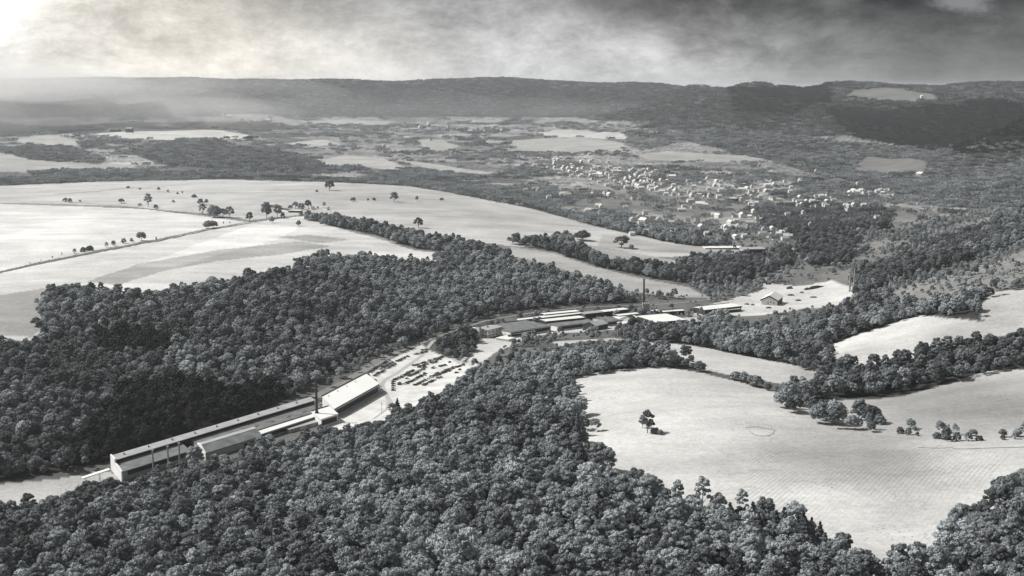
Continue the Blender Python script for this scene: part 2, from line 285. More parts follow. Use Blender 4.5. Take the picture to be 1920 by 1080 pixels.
SOFT = [(float(G1(px, py).x), float(G1(px, py).y), r_, k_) for px, py, r_, k_ in ((1610, 840, 55, .26), (1650, 870, 40, .2), (1740, 765, 70, .30), (1830, 745, 80, .28), (1900, 735, 60, .2), (1480, 870, 45, .12), (1260, 800, 60, -.10), (1180, 760, 50, -.12), (1560, 950, 40, -.1), (1700, 930, 40, .12), (1650, 640, 60, -.1), (1800, 625, 50, .15), (1880, 575, 50, .25), (760, 375, 200, .22), (950, 410, 150, .2), (640, 352, 180, .15), (100, 430, 160, -.08), (60, 590, 90, .18), (1350, 665, 60, .12), (1530, 703, 40, .25), (420, 505, 90, .12), (620, 462, 80, .14))]
HEDGES = [[(0,509),(60,496),(180,472),(300,450),(390,430),(470,417)], [(120,379),(200,383),(290,392),(380,404),(470,416)], [(100,364),(180,358),(240,351),(310,349)],
          [(1110,500),(1100,478),(1200,486),(1280,492)], [(1120,442),(1200,462),(1300,474)],[(1060,254),(1150,262),(1180,266)],[(1660,540),(1740,520),(1850,478),(1925,458)]]

def patchwork(X, Y):
    """albedo of the small far fields, 0 where there is wood or scrub"""
    ca_, sa = math.cos(.3), math.sin(.3); x = (X * ca_ + Y * sa) / 230; y = (-X * sa + Y * ca_) / 420
    x = x + (fbm(X / 300, Y / 300, 71, 2) - .5) * .5; y = y + (fbm(X / 300, Y / 300, 72, 2) - .5) * .5
    best = np.full(np.shape(X), 9.0); val = np.zeros(np.shape(X)); sec = np.full(np.shape(X), 9.0); ix = np.floor(x); iy = np.floor(y)
    for dx in (-1, 0, 1):
        for dy in (-1, 0, 1):
            gx = ix + dx; gy = iy + dy; d_ = np.maximum(np.abs(gx + hash2(gx, gy, 1) - x), np.abs(gy + hash2(gx, gy, 2) - y)); v_ = hash2(gx, gy, 3)
            sec = np.where(d_ < best, best, np.minimum(sec, d_)); val = np.where(d_ < best, v_, val); best = np.minimum(best, d_)
    a = np.where(val > .52, .09 + .21 * (val - .52) / .48 * (.6 + .8 * vnoise(X / 900, Y / 900, 73)), 0)
    return np.where((sec - best > .09) & (Y > 3950) & (Y < 9400), a, 0)
def cover(X, Y):
    """albedo and kind for ground points"""
    wx = (fbm(X / 35, Y / 35, 31, 2) - .5) * np.clip(Y / 700, 2, 22); wy = (fbm(X / 35, Y / 35, 41, 2) - .5) * np.clip(Y / 450, 2, 34)
    Xw, Yw = X + wx, Y + wy
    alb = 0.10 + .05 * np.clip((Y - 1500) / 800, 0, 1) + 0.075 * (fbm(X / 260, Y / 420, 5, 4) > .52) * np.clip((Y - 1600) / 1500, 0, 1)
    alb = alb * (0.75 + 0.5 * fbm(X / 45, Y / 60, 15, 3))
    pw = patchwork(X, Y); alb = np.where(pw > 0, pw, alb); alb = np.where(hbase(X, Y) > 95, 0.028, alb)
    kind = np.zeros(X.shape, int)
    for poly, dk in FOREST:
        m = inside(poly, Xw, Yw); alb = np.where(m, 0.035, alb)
    for i, (nm, a, poly) in enumerate(FIELDS):
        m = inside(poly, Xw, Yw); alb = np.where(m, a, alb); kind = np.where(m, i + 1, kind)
    for b in DARK_SHADED: alb = np.where(inside(b, X, Y) & (kind == 0), .009, alb)  # near-black albedo paints shade on the ground of these stands
    for b in GREYW: alb = np.where(inside(b, Xw, Yw) & (kind == 0), .06, alb)
    for b in SCRUB: alb = np.where(inside(b, Xw, Yw), .19, alb)
    for b in FAINT: alb = np.where(inside(b, Xw, Yw) & (kind == 0), .05, alb)
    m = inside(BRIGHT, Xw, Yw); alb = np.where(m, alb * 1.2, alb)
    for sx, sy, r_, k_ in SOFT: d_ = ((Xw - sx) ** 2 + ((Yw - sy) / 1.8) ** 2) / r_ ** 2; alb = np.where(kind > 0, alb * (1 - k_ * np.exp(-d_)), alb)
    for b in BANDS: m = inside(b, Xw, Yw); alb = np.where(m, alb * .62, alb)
    alb = np.where(kind > 0, alb * .84, alb); m = inside(LOTW, X, Y); alb = np.where(m, 0.45, alb)
    return alb, kind

# ------------------------------------------------------------------ materials
def newmat(name):
    m = bpy.data.materials.new(name); m.use_nodes = True; t = m.node_tree
    b = t.nodes['Principled BSDF']; b.inputs['Specular IOR Level'].default_value = 0.15; b.inputs['Roughness'].default_value = 0.85
    return m, t, b
def simple(name, col, rough=0.8, var=0.15, scale=0.3, spec=0.2):
    m, t, b = newmat(name); g = nd(t, 'ShaderNodeNewGeometry'); nz = nd(t, 'ShaderNodeTexNoise', i_Scale=scale, i_Detail=4.0)
    t.links.new(g.outputs['Position'], nz.inputs['Vector'])
    c = mixc(t, 1.0, col, ramp(t, nz.outputs[0], [(0.25, 1 - var), (0.75, 1 + var)]), 'MULTIPLY')
    t.links.new(c, b.inputs['Base Color']); b.inputs['Roughness'].default_value = rough; b.inputs['Specular IOR Level'].default_value = spec
    return m
def foliage(name, lo, hi, tint=(0.86, 0.98, 1.02)):
    m, t, b = newmat(name); g = nd(t, 'ShaderNodeNewGeometry'); oi = nd(t, 'ShaderNodeObjectInfo')
    n1 = nd(t, 'ShaderNodeTexNoise', i_Scale=0.02, i_Detail=3.0); t.links.new(g.outputs['Position'], n1.inputs['Vector'])
    n2 = nd(t, 'ShaderNodeTexNoise', i_Scale=0.55, i_Detail=2.0); t.links.new(g.outputs['Position'], n2.inputs['Vector'])
    f = mth(t, 'ADD', mth(t, 'MULTIPLY', oi.outputs['Random'], 0.75), mth(t, 'ADD', mth(t, 'MULTIPLY', n1.outputs[0], 0.35), mth(t, 'MULTIPLY', mth(t, 'SUBTRACT', n2.outputs[0], .5), 0.6)))
    c = ramp(t, f, [(0.0, tuple(lo * k for k in tint)), (0.95, tuple(hi * k for k in (0.93, 1, 1.03)))])
    t.links.new(c, b.inputs['Base Color']); b.inputs['Roughness'].default_value = 0.7; b.inputs['Specular IOR Level'].default_value = 0.2
    tr = nd(t, 'ShaderNodeBsdfTranslucent'); t.links.new(c, tr.inputs[0]); ms = nd(t, 'ShaderNodeMixShader', i_Fac=0.22)
    t.links.new(b.outputs[0], ms.inputs[1]); t.links.new(tr.outputs[0], ms.inputs[2]); t.links.new(ms.outputs[0], t.nodes['Material Output'].inputs[0])
    return m
M = {}
M['leaf_mid'] = foliage('leaf_mid', .085, .34); M['leaf_pale'] = foliage('leaf_pale', .14, .43); M['leaf_dark'] = foliage('leaf_dark', .04, .19)
M['leaf_black'] = foliage('leaf_black', .004, .018)  # near-black foliage, shade put into the leaf colour
M['needle'] = foliage('needle', .05, .15)
M['bark'] = simple('bark', (.12, .12, .115), .9)
M['white'] = simple('white_paint', (.62, .62, .60), .6, .08, .15)
M['white_roof'] = simple('white_roof', (.54, .54, .52), .7, .06, .06)
M['roof_grey'] = simple('grey_felt_roof', (.12, .125, .125), .85, .35, .12)
M['roof_mid'] = simple('light_grey_roof', (.27, .275, .27), .8, .18, .12)
M['roof_dark'] = simple('dark_slate', (.035, .037, .038), .7, .3, .2)
M['wall_grey'] = simple('grey_wall', (.30, .30, .295), .85, .15, .2)
M['house_white'] = simple('house_white', (.50, .50, .48), .8, .2, .5)
M['glass'] = simple('dark_glazing', (.012, .013, .014), .5, .3, .5, .25)
M['steel'] = simple('dark_steel', (.05, .05, .05), .6)
M['silo'] = simple('silo_metal', (.35, .35, .34), .5, .2)
M['rubber'] = simple('rubber', (.015, .015, .015), .8)
M['gravel'] = simple('gravel', (.44, .44, .42), .95, .22, .06)
M['road'] = simple('road', (.30, .30, .29), .9, .2, .3)
M['track'] = simple('track', (.17, .17, .165), .95, .2, .3)
for i, c in enumerate((.02, .05, .12, .3, .55)): M['car%d' % i] = simple('car_paint', (c, c, c), .35, .03, 1, .5)

m, t, b = newmat('ground'); M['ground'] = m
at = nd(t, 'ShaderNodeAttribute', attribute_name='albedo'); g = nd(t, 'ShaderNodeNewGeometry')
pos = g.outputs['Position']
def noise(scale, detail=4.0, rough=.6, vec=None):
    q = nd(t, 'ShaderNodeTexNoise', i_Scale=scale, i_Detail=detail, i_Roughness=rough); t.links.new(vec or pos, q.inputs['Vector']); return q.outputs[0]
n_a = ramp(t, noise(.009, 6, .62), [(.30, .78), (.68, 1.12)]); n_b = ramp(t, noise(.20, 5, .8), [(.25, .74), (.75, 1.2)])
mp = nd(t, 'ShaderNodeMapping'); mp.inputs['Rotation'].default_value = (0, 0, math.radians(30.7)); t.links.new(pos, mp.inputs[0])
wv = nd(t, 'ShaderNodeTexWave', i_Scale=.10, i_Distortion=2.2, i_Detail=3.0); wv.inputs['Detail Scale'].default_value = .08; t.links.new(mp.outputs[0], wv.inputs['Vector'])
mp2 = nd(t, 'ShaderNodeMapping'); mp2.inputs['Rotation'].default_value = (0, 0, math.radians(30.7)); mp2.inputs['Scale'].default_value = (.22, .012, .1); t.links.new(pos, mp2.inputs[0])
strk = ramp(t, noise(1, 4, .6, mp2.outputs[0]), [(.35, .86), (.62, 1.06)])
pl = nd(t, 'ShaderNodeAttribute', attribute_name='plough')
plm = mth(t, 'MULTIPLY', pl.outputs['Fac'], ramp(t, noise(.012, 4), [(.38, .1), (.6, .8)]))
rows = mixc(t, plm, 1.0, mixc(t, .5, ramp(t, wv.outputs[0], [(.15, .80), (.6, 1.05)]), strk, 'MULTIPLY'))
vor = nd(t, 'ShaderNodeTexVoronoi', i_Scale=.30); t.links.new(pos, vor.inputs['Vector'])
spk_mask = ramp(t, noise(.03, 3), [(.5, 0.0), (.66, 1.0)])
spk = ramp(t, vor.outputs['Distance'], [(.14, .25), (.26, 1.0)])
mp3 = nd(t, 'ShaderNodeMapping'); mp3.inputs['Scale'].default_value = (.0045, .022, .1); mp3.inputs['Rotation'].default_value = (0, 0, math.radians(-12)); t.links.new(pos, mp3.inputs[0])
n_c = ramp(t, noise(1, 5, .6, mp3.outputs[0]), [(.36, .88), (.60, 1.05)])
c = mixc(t, 1, mixc(t, 1, at.outputs['Color'], n_a, 'MULTIPLY'), n_b, 'MULTIPLY'); c = mixc(t, 1, c, n_c, 'MULTIPLY')
c = mixc(t, 1, c, rows, 'MULTIPLY'); spkf = mth(t, 'MULTIPLY', spk_mask, .8)
c = mixc(t, spkf, c, mixc(t, 1, c, spk, 'MULTIPLY'))
c = mixc(t, 1, c, (1.0, .995, .965), 'MULTIPLY')
t.links.new(c, b.inputs['Base Color']); b.inputs['Roughness'].default_value = .95; b.inputs['Specular IOR Level'].default_value = .05
bp = nd(t, 'ShaderNodeBump', i_Strength=.5, i_Distance=1.2); t.links.new(noise(.35, 5, .7), bp.inputs['Height']); t.links.new(bp.outputs[0], b.inputs['Normal'])
m, t, b = newmat('far_forest_floor'); M['rough'] = m
at = nd(t, 'ShaderNodeAttribute', attribute_name='albedo'); g = nd(t, 'ShaderNodeNewGeometry'); pos = g.outputs['Position']
v = nd(t, 'ShaderNodeTexVoronoi', i_Scale=.055); t.links.new(pos, v.inputs['Vector'])
mt = ramp(t, v.outputs['Distance'], [(.1, 1.2), (.75, .6)])
c = mixc(t, 1, mixc(t, 1, at.outputs['Color'], mt, 'MULTIPLY'), mixc(t, 1, ramp(t, noise(.012, 6, .75), [(.3, .5), (.7, 1.6)]), ramp(t, noise(.0035, 5, .6), [(.35, .7), (.65, 1.35)]), 'MULTIPLY'), 'MULTIPLY')
t.links.new(c, b.inputs['Base Color']); b.inputs['Roughness'].default_value = .95; b.inputs['Specular IOR Level'].default_value = .05
inv = mth(t, 'SUBTRACT', 1.0, v.outputs['Distance']); bp = nd(t, 'ShaderNodeBump', i_Strength=.9, i_Distance=9.0); t.links.new(inv, bp.inputs['Height']); t.links.new(bp.outputs[0], b.inputs['Normal'])

# ------------------------------------------------------------------ terrain mesh, split into ground, fields and ridges
NU, NV = 820, 980
us = np.linspace(-0.66, 0.66, NU); ys = np.geomspace(300, 42000, NV)
YY, UU = np.meshgrid(ys, us, indexing='ij'); XX = UU * YY
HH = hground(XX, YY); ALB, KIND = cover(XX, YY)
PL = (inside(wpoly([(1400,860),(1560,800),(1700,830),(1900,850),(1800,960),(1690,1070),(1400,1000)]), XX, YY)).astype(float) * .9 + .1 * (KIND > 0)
face_i, face_j = np.meshgrid(np.arange(NV - 1), np.arange(NU - 1), indexing='ij')
fk = KIND[:-1, :-1]; mid_h = HH[:-1, :-1]; far_ = (YY[:-1, :-1] > 3900) | (mid_h > 100)
def grid_mesh(name, mask, mat, label=None, flat=False):
    fi = face_i[mask]; fj = face_j[mask]
    quads = np.stack([fi * NU + fj, fi * NU + fj + 1, (fi + 1) * NU + fj + 1, (fi + 1) * NU + fj], -1)
    used, invq = np.unique(quads.ravel(), return_inverse=True); q = invq.reshape(-1, 4)
    co_ = np.stack([XX.ravel()[used], YY.ravel()[used], HH.ravel()[used]], -1)
    me = bpy.data.meshes.new(name); me.vertices.add(len(used)); me.vertices.foreach_set('co', co_.astype(np.float32).ravel())
    me.loops.add(q.size); me.loops.foreach_set('vertex_index', q.astype(np.int32).ravel())
    me.polygons.add(len(q)); me.polygons.foreach_set('loop_start', np.arange(0, q.size, 4, dtype=np.int32)); me.polygons.foreach_set('loop_total', np.full(len(q), 4, np.int32))
    me.polygons.foreach_set('use_smooth', np.ones(len(q), bool)); me.update()
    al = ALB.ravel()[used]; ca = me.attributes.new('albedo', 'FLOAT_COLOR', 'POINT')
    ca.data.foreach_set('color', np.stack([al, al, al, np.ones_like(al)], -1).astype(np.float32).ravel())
    pa = me.attributes.new('plough', 'FLOAT', 'POINT'); pa.data.foreach_set('value', PL.ravel()[used].astype(np.float32))
    me.materials.append(mat); o = bpy.data.objects.new(name, me); COL.objects.link(o); o['kind'] = 'structure'
    if label: o['label'] = label; o['category'] = name.replace('_', ' ')
    return o
names = [f[0] for f in FIELDS]
LBL = {'far_plateau': 'pale grazed field along the far side of the plateau, dotted with trees', 'broad_field': 'smooth pale field left of the ditch line', 'near_plateau': 'bright mown field between the ditch and the left wood',
 'valley_meadow': 'rough meadow between hedges near the town', 'hill_field': 'large pale hilltop field with plough lines on the right', 'strip_field': 'pale strip field behind the hedge above the big field', 'upper_field': 'pale field between woods at the right edge',
 'waste_tip': 'bare pale ground beside the factory', 'far_field': 'distant pale field across the valley', 'ridge_field': 'grey clearing along the top of the dark ridge', 'scrub_slope': 'grey open slope of rough scrub at the right edge', 'grass_bank': 'smooth bank between wood and mill, hillside shade painted dark'}
NM = {'far_plateau': 'field', 'broad_field': 'field', 'near_plateau': 'field', 'valley_meadow': 'meadow', 'hill_field': 'field', 'strip_field': 'field', 'upper_field': 'field', 'waste_tip': 'bare_ground', 'far_field': 'field', 'ridge_field': 'field', 'grass_bank': 'grass_bank', 'scrub_slope': 'scrub_slope'}
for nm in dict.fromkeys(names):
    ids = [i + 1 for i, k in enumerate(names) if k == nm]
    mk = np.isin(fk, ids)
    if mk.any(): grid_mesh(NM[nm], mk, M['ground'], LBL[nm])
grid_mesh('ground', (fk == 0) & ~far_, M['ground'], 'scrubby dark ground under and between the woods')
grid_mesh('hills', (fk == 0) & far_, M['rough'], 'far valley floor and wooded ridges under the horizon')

# ------------------------------------------------------------------ helpers for things
def tag(o, label=None, cat=None, group=None, kind=None):
    if label: o['label'] = label
    if cat: o['category'] = cat
    if group: o['group'] = group
    if kind: o['kind'] = kind
    return o
def empty(name, loc, rz=0.0, label=None, cat=None, group=None):
    o = bpy.data.objects.new(name, None); COL.objects.link(o); o.location = loc; o.rotation_euler = (0, 0, rz); o.empty_display_size = .5
    return tag(o, label, cat, group)
def mesh(name, verts, faces, mat, smooth=False):
    me = bpy.data.meshes.new(name); me.from_pydata([tuple(v) for v in verts], [], faces); me.materials.append(mat)
    if smooth: me.polygons.foreach_set('use_smooth', [True] * len(faces))
    me.update(); return me
def part(name, me, parent, loc=(0, 0, 0), rz=0, label=None):
    o = bpy.data.objects.new(name, me); COL.objects.link(o); o.parent = parent; o.location = loc; o.rotation_euler = (0, 0, rz)
    if label: o['label'] = label
    return o
def boxes(bs):
    V, F = [], []
    for x0, x1, y0, y1, z0, z1 in bs:
        k = len(V); V += [(x0,y0,z0),(x1,y0,z0),(x1,y1,z0),(x0,y1,z0),(x0,y0,z1),(x1,y0,z1),(x1,y1,z1),(x0,y1,z1)]
        F += [(k,k+3,k+2,k+1),(k+4,k+5,k+6,k+7),(k,k+1,k+5,k+4),(k+1,k+2,k+6,k+5),(k+2,k+3,k+7,k+6),(k+3,k,k+4,k+7)]
    return V, F
def bxm(name, bs, mat): V, F = boxes(bs); return mesh(name, V, F, mat)
def prism(prof, x0, x1):
    n_ = len(prof); V = [(x0, y, z) for y, z in prof] + [(x1, y, z) for y, z in prof]
    F = [tuple(range(n_))[::-1], tuple(range(n_, 2 * n_))] + [(i, (i + 1) % n_, n_ + (i + 1) % n_, n_ + i) for i in range(n_)]
    return V, F
def prm(name, prof, x0, x1, mat): V, F = prism(prof, x0, x1); return mesh(name, V, F, mat)
def tube(name, r0, r1, z0, z1, mat, seg=12):
    V = []; F = []
    for z, r in ((z0, r0), (z1, r1)):
        V += [(r * math.cos(2 * math.pi * i / seg), r * math.sin(2 * math.pi * i / seg), z) for i in range(seg)]
    F = [(i, (i + 1) % seg, seg + (i + 1) % seg, seg + i) for i in range(seg)] + [tuple(range(seg, 2 * seg)), tuple(range(seg))[::-1]]
    return mesh(name, V, F, mat, False)
def copy_tree(o, parent=None):
    c = o.copy(); COL.objects.link(c); c.parent = parent
    for ch in o.children: copy_tree(ch, c)
    return c
def frame(a, b_, hA, base=None):
    """near wall from pixel a to pixel b_, both seen at height hA above the ground; returns origin, angle, length"""
    p = G1(a[0], a[1], hA); q = G1(b_[0], b_[1], hA); z = min(p.z, q.z)
    d = Vector((q.x - p.x, q.y - p.y)); return Vector((p.x, p.y, z)), math.atan2(d.y, d.x), d.length
def width_to(o, rz, c, h):
    p = G1(c[0], c[1], h); v = Vector((p.x - o.x, p.y - o.y)); return -v.x * math.sin(rz) + v.y * math.cos(rz), v.x * math.cos(rz) + v.y * math.sin(rz)
def shear(r, k):
    """lean the plan: the end walls of these buildings are not square to their fronts"""
    done = set()
    for ch in r.children:
        if ch.data.name in done: continue
        done.add(ch.data.name)
        for v in ch.data.vertices: v.co.x += k * v.co.y
def claim(o, rz, x0, x1, y0, y1):
    c_, s_ = math.cos(rz), math.sin(rz)
    CLEAR.append(np.array([(o.x + x * c_ - y * s_, o.y + x * s_ + y * c_) for x, y in ((x0, y0), (x1, y0), (x1, y1), (x0, y1))]))

# ------------------------------------------------------------------ the left mill
# main hall: low roof in two blocks, raised strip roof along the back
O, rz, LL = frame((228, 884), (606, 766), 8)
wd, wo_ = width_to(O, rz, (208, 853), 12.8)
WD = max(26, min(60, wd)); y1 = WD * .66
print('mill', O, math.degrees(rz), LL, wd)
r = empty('long_mill', O, rz, 'very long low mill with raised strip roof and stepped white end wall', 'factory')
g0, g1 = LL * .30, LL * .345
wallp = [(0, 0, 0)]
part('wall', bxm('wall', [(0, g0, 0, y1, -6, 7.2), (g1, LL, 0, y1, -6, 7.2)], M['wall_grey']), r)
part('lower_roof', prm('lower_roof', [(-.8, 7.2), (y1, 8.6), (y1, 9.1), (-.8, 7.8)], .8, g0, M['roof_grey']), r)
part('lower_roof', prm('lower_roof', [(-.8, 7.2), (y1, 8.6), (y1, 9.1), (-.8, 7.8)], g1, LL - .3, M['roof_grey']), r)
part('clerestory', bxm('clerestory', [(1, LL, y1 + .1, WD - .5, -6, 11.5)], M['glass']), r)
part('strip_roof', prm('strip_roof', [(y1 - 1.2, 11.5), (WD, 12.2), (WD, 12.8), (y1 - 1.2, 12.1)], 1, LL + 1, M['roof_mid']), r)
part('back_wall', bxm('back_wall', [(1, LL, WD - .4, WD - .1, -6, 12.0)], M['wall_grey']), r)
part('end_wall', mesh('end_wall', *prism([(-.6, -6), (-.6, 8.4), (y1 * .45, 9.8), (y1 - 2, 10.2), (y1 - 2, 13.4), (WD + .5, 13.7), (WD + .5, -6)], -.6, .78), M['white']), r)
part('window_band', bxm('window_band', [(6, g0 - .5, -.22, -.02, 3.4, 6.9)], M['glass']), r)
part('window_band', bxm('window_band', [(g1 + 2, LL * .4, -.22, -.02, 3.4, 6.9)], M['glass']), r)
part('plinth', bxm('plinth', [(.85, g0, -.5, -.05, -6, 3.2)], M['roof_mid']), r)
for k in range(9): part('roof_vent', bxm('roof_vent', [(-.7, .7, -.7, .7, -.3, 1.5)], M['roof_mid']), r, (12 + k * LL / 9.3 + wo_ / wd * WD * .8, WD * .84, 12.6))
for k in range(7): part('skylight', bxm('skylight', [(-2.4, 2.4, -.8, .8, -.2, .45)], M['glass']), r, (g1 + 8 + k * (LL - g1) / 7.4 + wo_ / wd * 6, 6.5, 7.9))
KSH = wo_ / wd; shear(r, KSH); claim(O, rz, -6, LL + 3 + max(0, KSH * WD), -1, WD + 6)
# loading chute off the end wall
o2 = empty('loading_chute', O + Vector((math.cos(rz) * -2 - math.sin(rz) * 12, math.sin(rz) * -2 + math.cos(rz) * 12, 0)), rz + math.radians(158), 'pale sloping chute on trestle legs off the left end of the long mill', 'chute')
part('deck', prm('deck', [(-2.2, 0), (-2.2, .8), (2.2, .8), (2.2, 0)], 0, 22, M['white']), o2).rotation_euler = (0, math.radians(9), 0)
o2.children[0].location = (0, 0, 8)
for x, h in ((8, 6.4), (19, 4.8)): part('leg', bxm('leg', [(x, x + .5, -1.8, -1.3, -3, h), (x, x + .5, 1.3, 1.8, -3, h)], M['white']), o2)
# flue pipes standing along the front
for k, (px, pb, ph) in enumerate(((288, 890, 20), (316, 881, 19.5), (337, 872, 18.5))):
    p = G1(px, pb, 0); e = empty('flue_pipe', p, rz, ['leftmost of three tall pale pipes in front of the long mill', 'middle one of three tall pale pipes in front of the long mill', 'right one of three tall pale pipes in front of the long mill'][k], 'pipe', 'flue pipes along the mill front')
    part('stack', tube('stack', .75, .65, -3, ph, M['roof_mid']), e); part('cap', tube('cap', 1.0, 1.0, ph + .05, ph + .7, M['roof_mid']), e)
# gabled annex with white end
O2, rz2, L2 = frame((385, 850), (490, 817), 6)
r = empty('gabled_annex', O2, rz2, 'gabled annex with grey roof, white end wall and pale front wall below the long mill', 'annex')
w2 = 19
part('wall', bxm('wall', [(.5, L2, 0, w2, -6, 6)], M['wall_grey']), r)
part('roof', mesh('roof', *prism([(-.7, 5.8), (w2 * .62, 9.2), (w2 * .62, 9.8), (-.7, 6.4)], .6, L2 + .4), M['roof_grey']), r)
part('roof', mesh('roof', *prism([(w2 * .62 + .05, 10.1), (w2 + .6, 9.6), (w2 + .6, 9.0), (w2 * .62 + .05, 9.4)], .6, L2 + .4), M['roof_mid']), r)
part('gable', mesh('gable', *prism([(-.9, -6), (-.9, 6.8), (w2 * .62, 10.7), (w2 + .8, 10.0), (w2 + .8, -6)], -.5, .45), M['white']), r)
xw = L2 * .68
part('door', bxm('door', [(xw, xw + 3.6, -.2, -.02, -1, 4.2)], M['glass']), r)
part('window_band', bxm('window_band', [(xw + 8, L2 - 4, -.2, -.02, 2.9, 4.2)], M['glass']), r)
shear(r, KSH); claim(O2, rz2, -6, L2 + 2 + KSH * w2, -3, w2 + 1)
# flat white-roofed link
O3, rz3, L3 = frame((489, 814), (596, 779), 6)
r = empty('link_building', O3, rz3, 'narrow link building with long white flat roof between the annex and boiler house', 'building')
part('wall', bxm('wall', [(0, L3, 0, 10, -5, 5.6)], M['wall_grey']), r)
part('roof', bxm('roof', [(-.4, L3 - .1, -.5, 10.5, 5.65, 6.2)], M['white_roof']), r)
part('window_band', bxm('window_band', [(2, L3 - 2, -.2, -.02, 1.5, 4.6)], M['glass']), r)
shear(r, KSH); claim(O3, rz3, -3, L3 + 2, -3, 16)
O3b, rz3b, L3b = frame((543, 806), (600, 790), 3)
r = empty('low_shed', O3b, rz3b, 'low shed with pale flat roof in front of the link building', 'shed')
part('wall', bxm('wall', [(0, L3b, 0, 11, -4, 3.0)], M['wall_grey']), r); part('roof', bxm('roof', [(-.4, L3b + .4, -.4, 11.4, 3.05, 3.5)], M['roof_mid']), r)
claim(O3b, rz3b, -2, L3b + 2, -1, 12)
# boiler house and chimney
O4, rz4, L4 = frame((602, 786), (633, 776), 8); w4, k4 = width_to(O4, rz4, (585, 774), 8); k4 /= w4; w4 = max(16, min(26, w4))
r = empty('boiler_house', O4, rz4, 'tall white boiler house with a flat white roof and a black glazed front', 'boiler house')
part('wall', bxm('wall', [(0, L4, 0, w4, -6, 7.4)], M['white']), r)
part('roof', bxm('roof', [(-.8, L4 + .8, -.8, w4 + .6, 7.45, 8.3)], M['white_roof']), r)
part('parapet', bxm('parapet', [(-.8, L4 + .8, w4 + .1, w4 + .9, 8.32, 9.1)], M['roof_dark']), r)
part('window', bxm('window', [(1.2, L4 - 1.2, -.2, -.02, 1.6, 6.4)], M['glass']), r, label='black glazed front panel')
shear(r, k4); claim(O4, rz4, -3, L4 + 3, -3, w4 + 2)
p = G1(594, 776, 8.4); e = empty('chimney', Vector((p.x, p.y, O4.z)), 0, 'tall thin black chimney rising from the white boiler house', 'chimney')
part('stack', tube('stack', 1.25, .95, 8.2, 42, M['steel'], 14), e); part('collar', tube('collar', 1.9, 1.9, 8.35, 9.6, M['steel'], 14), e); part('rim', tube('rim', 1.2, 1.2, 42.02, 42.7, M['steel'], 14), e)
# big white-roofed hall
O5, rz5, L5 = frame((627, 765), (710, 719), 10); w5, k5 = width_to(O5, rz5, (604, 745), 10.6); k5 /= w5; w5 = max(28, min(46, w5))
r = empty('white_roofed_hall', O5, rz5, 'large hall with plain white roof and black glazed front beside the car park', 'factory')
part('wall', bxm('wall', [(.3, L5 - .3, .2, w5, -5, 9.2)], M['white']), r)
part('roof', prm('roof', [(-1.2, 9.5), (w5 + .8, 10.4), (w5 + .8, 11.0), (-1.2, 10.1)], -.8, L5 + .8, M['white_roof']), r)
part('parapet', bxm('parapet', [(-1, L5 + .8, w5 + .1, w5 + 1.1, 10.0, 11.8)], M['roof_dark']), r)
part('window_band', bxm('window_band', [(1.2, L5 - 1.2, -.1, .15, 2.0, 7.2)], M['glass']), r, label='black glazing along the front')
part('eave_board', bxm('eave_board', [(-.8, L5 + .8, -1.1, .1, 8.5, 9.4)], M['roof_dark']), r)
part('fascia', bxm('fascia', [(0, L5, -.5, -.12, 7.4, 8.45)], M['white']), r)
part('loading_platform', bxm('loading_platform', [(2, L5 + 4, -5.5, -.3, -3, 1.5)], M['roof_mid']), r)
for k in range(4): part('roof_vent', bxm('roof_vent', [(-.4, .4, -.4, .4, 0, 1.6)], M['roof_mid']), r, (10 + k * L5 * .2 + k5 * w5 * .8, w5 * .82, 10.8))
part('window', bxm('window', [(0, .2, 4, w5 - 4, 2, 6.5)], M['glass']), r, (L5 - .28, 0, 0))
shear(r, k5); claim(O5, rz5, -3, L5 + 6, -8, w5 + 3)

# ------------------------------------------------------------------ the right mill
def shed(name, label, a, b_, h, w, ridge=0.0, roof='white_roof', wall='wall_grey', cat='shed', band=True, far=None, group=None, over=.6):
    O, rz, Ln = frame(a, b_, h)
    if far is not None: w = max(6, min(60, width_to(O, rz, far, h)[0]))
    r = empty(name, O, rz, label, cat, group)
    part('wall', mesh('wall', *prism([(0, -5), (0, h - .05), (w / 2, h - .05 + ridge), (w, h - .05), (w, -5)], 0, Ln), M[wall]), r)
    part('roof', mesh('roof', *prism([(-over, h), (w / 2, h + ridge), (w / 2, h + ridge + .5), (-over, h + .5)], -over, Ln + over), M[roof]), r)
    part('roof', mesh('roof', *prism([(w / 2 + .02, h + ridge), (w + over, h), (w + over, h + .5), (w / 2 + .02, h + ridge + .5)], -over, Ln + over), M[roof]), r)
    if roof == 'white_roof' and h >= 5: part('eave', bxm('eave', [(-over - .2, Ln + over + .2, -over - .35, -over - .02, h - 1.1, h + .35)], M['roof_dark']), r); part('ridge_edge', bxm('ridge_edge', [(-over, Ln + over, w + over + .02, w + over + .5, h - .5, h + 1.3)], M['roof_dark']), r)
    if band: part('window_band', bxm('window_band', [(1.5, Ln - 1.5, -.25, -.03, h * .25, h * .86)], M['glass']), r)
    claim(O, rz, -2, Ln + 2, -7, w + 2); return r, Ln, w, O, rz
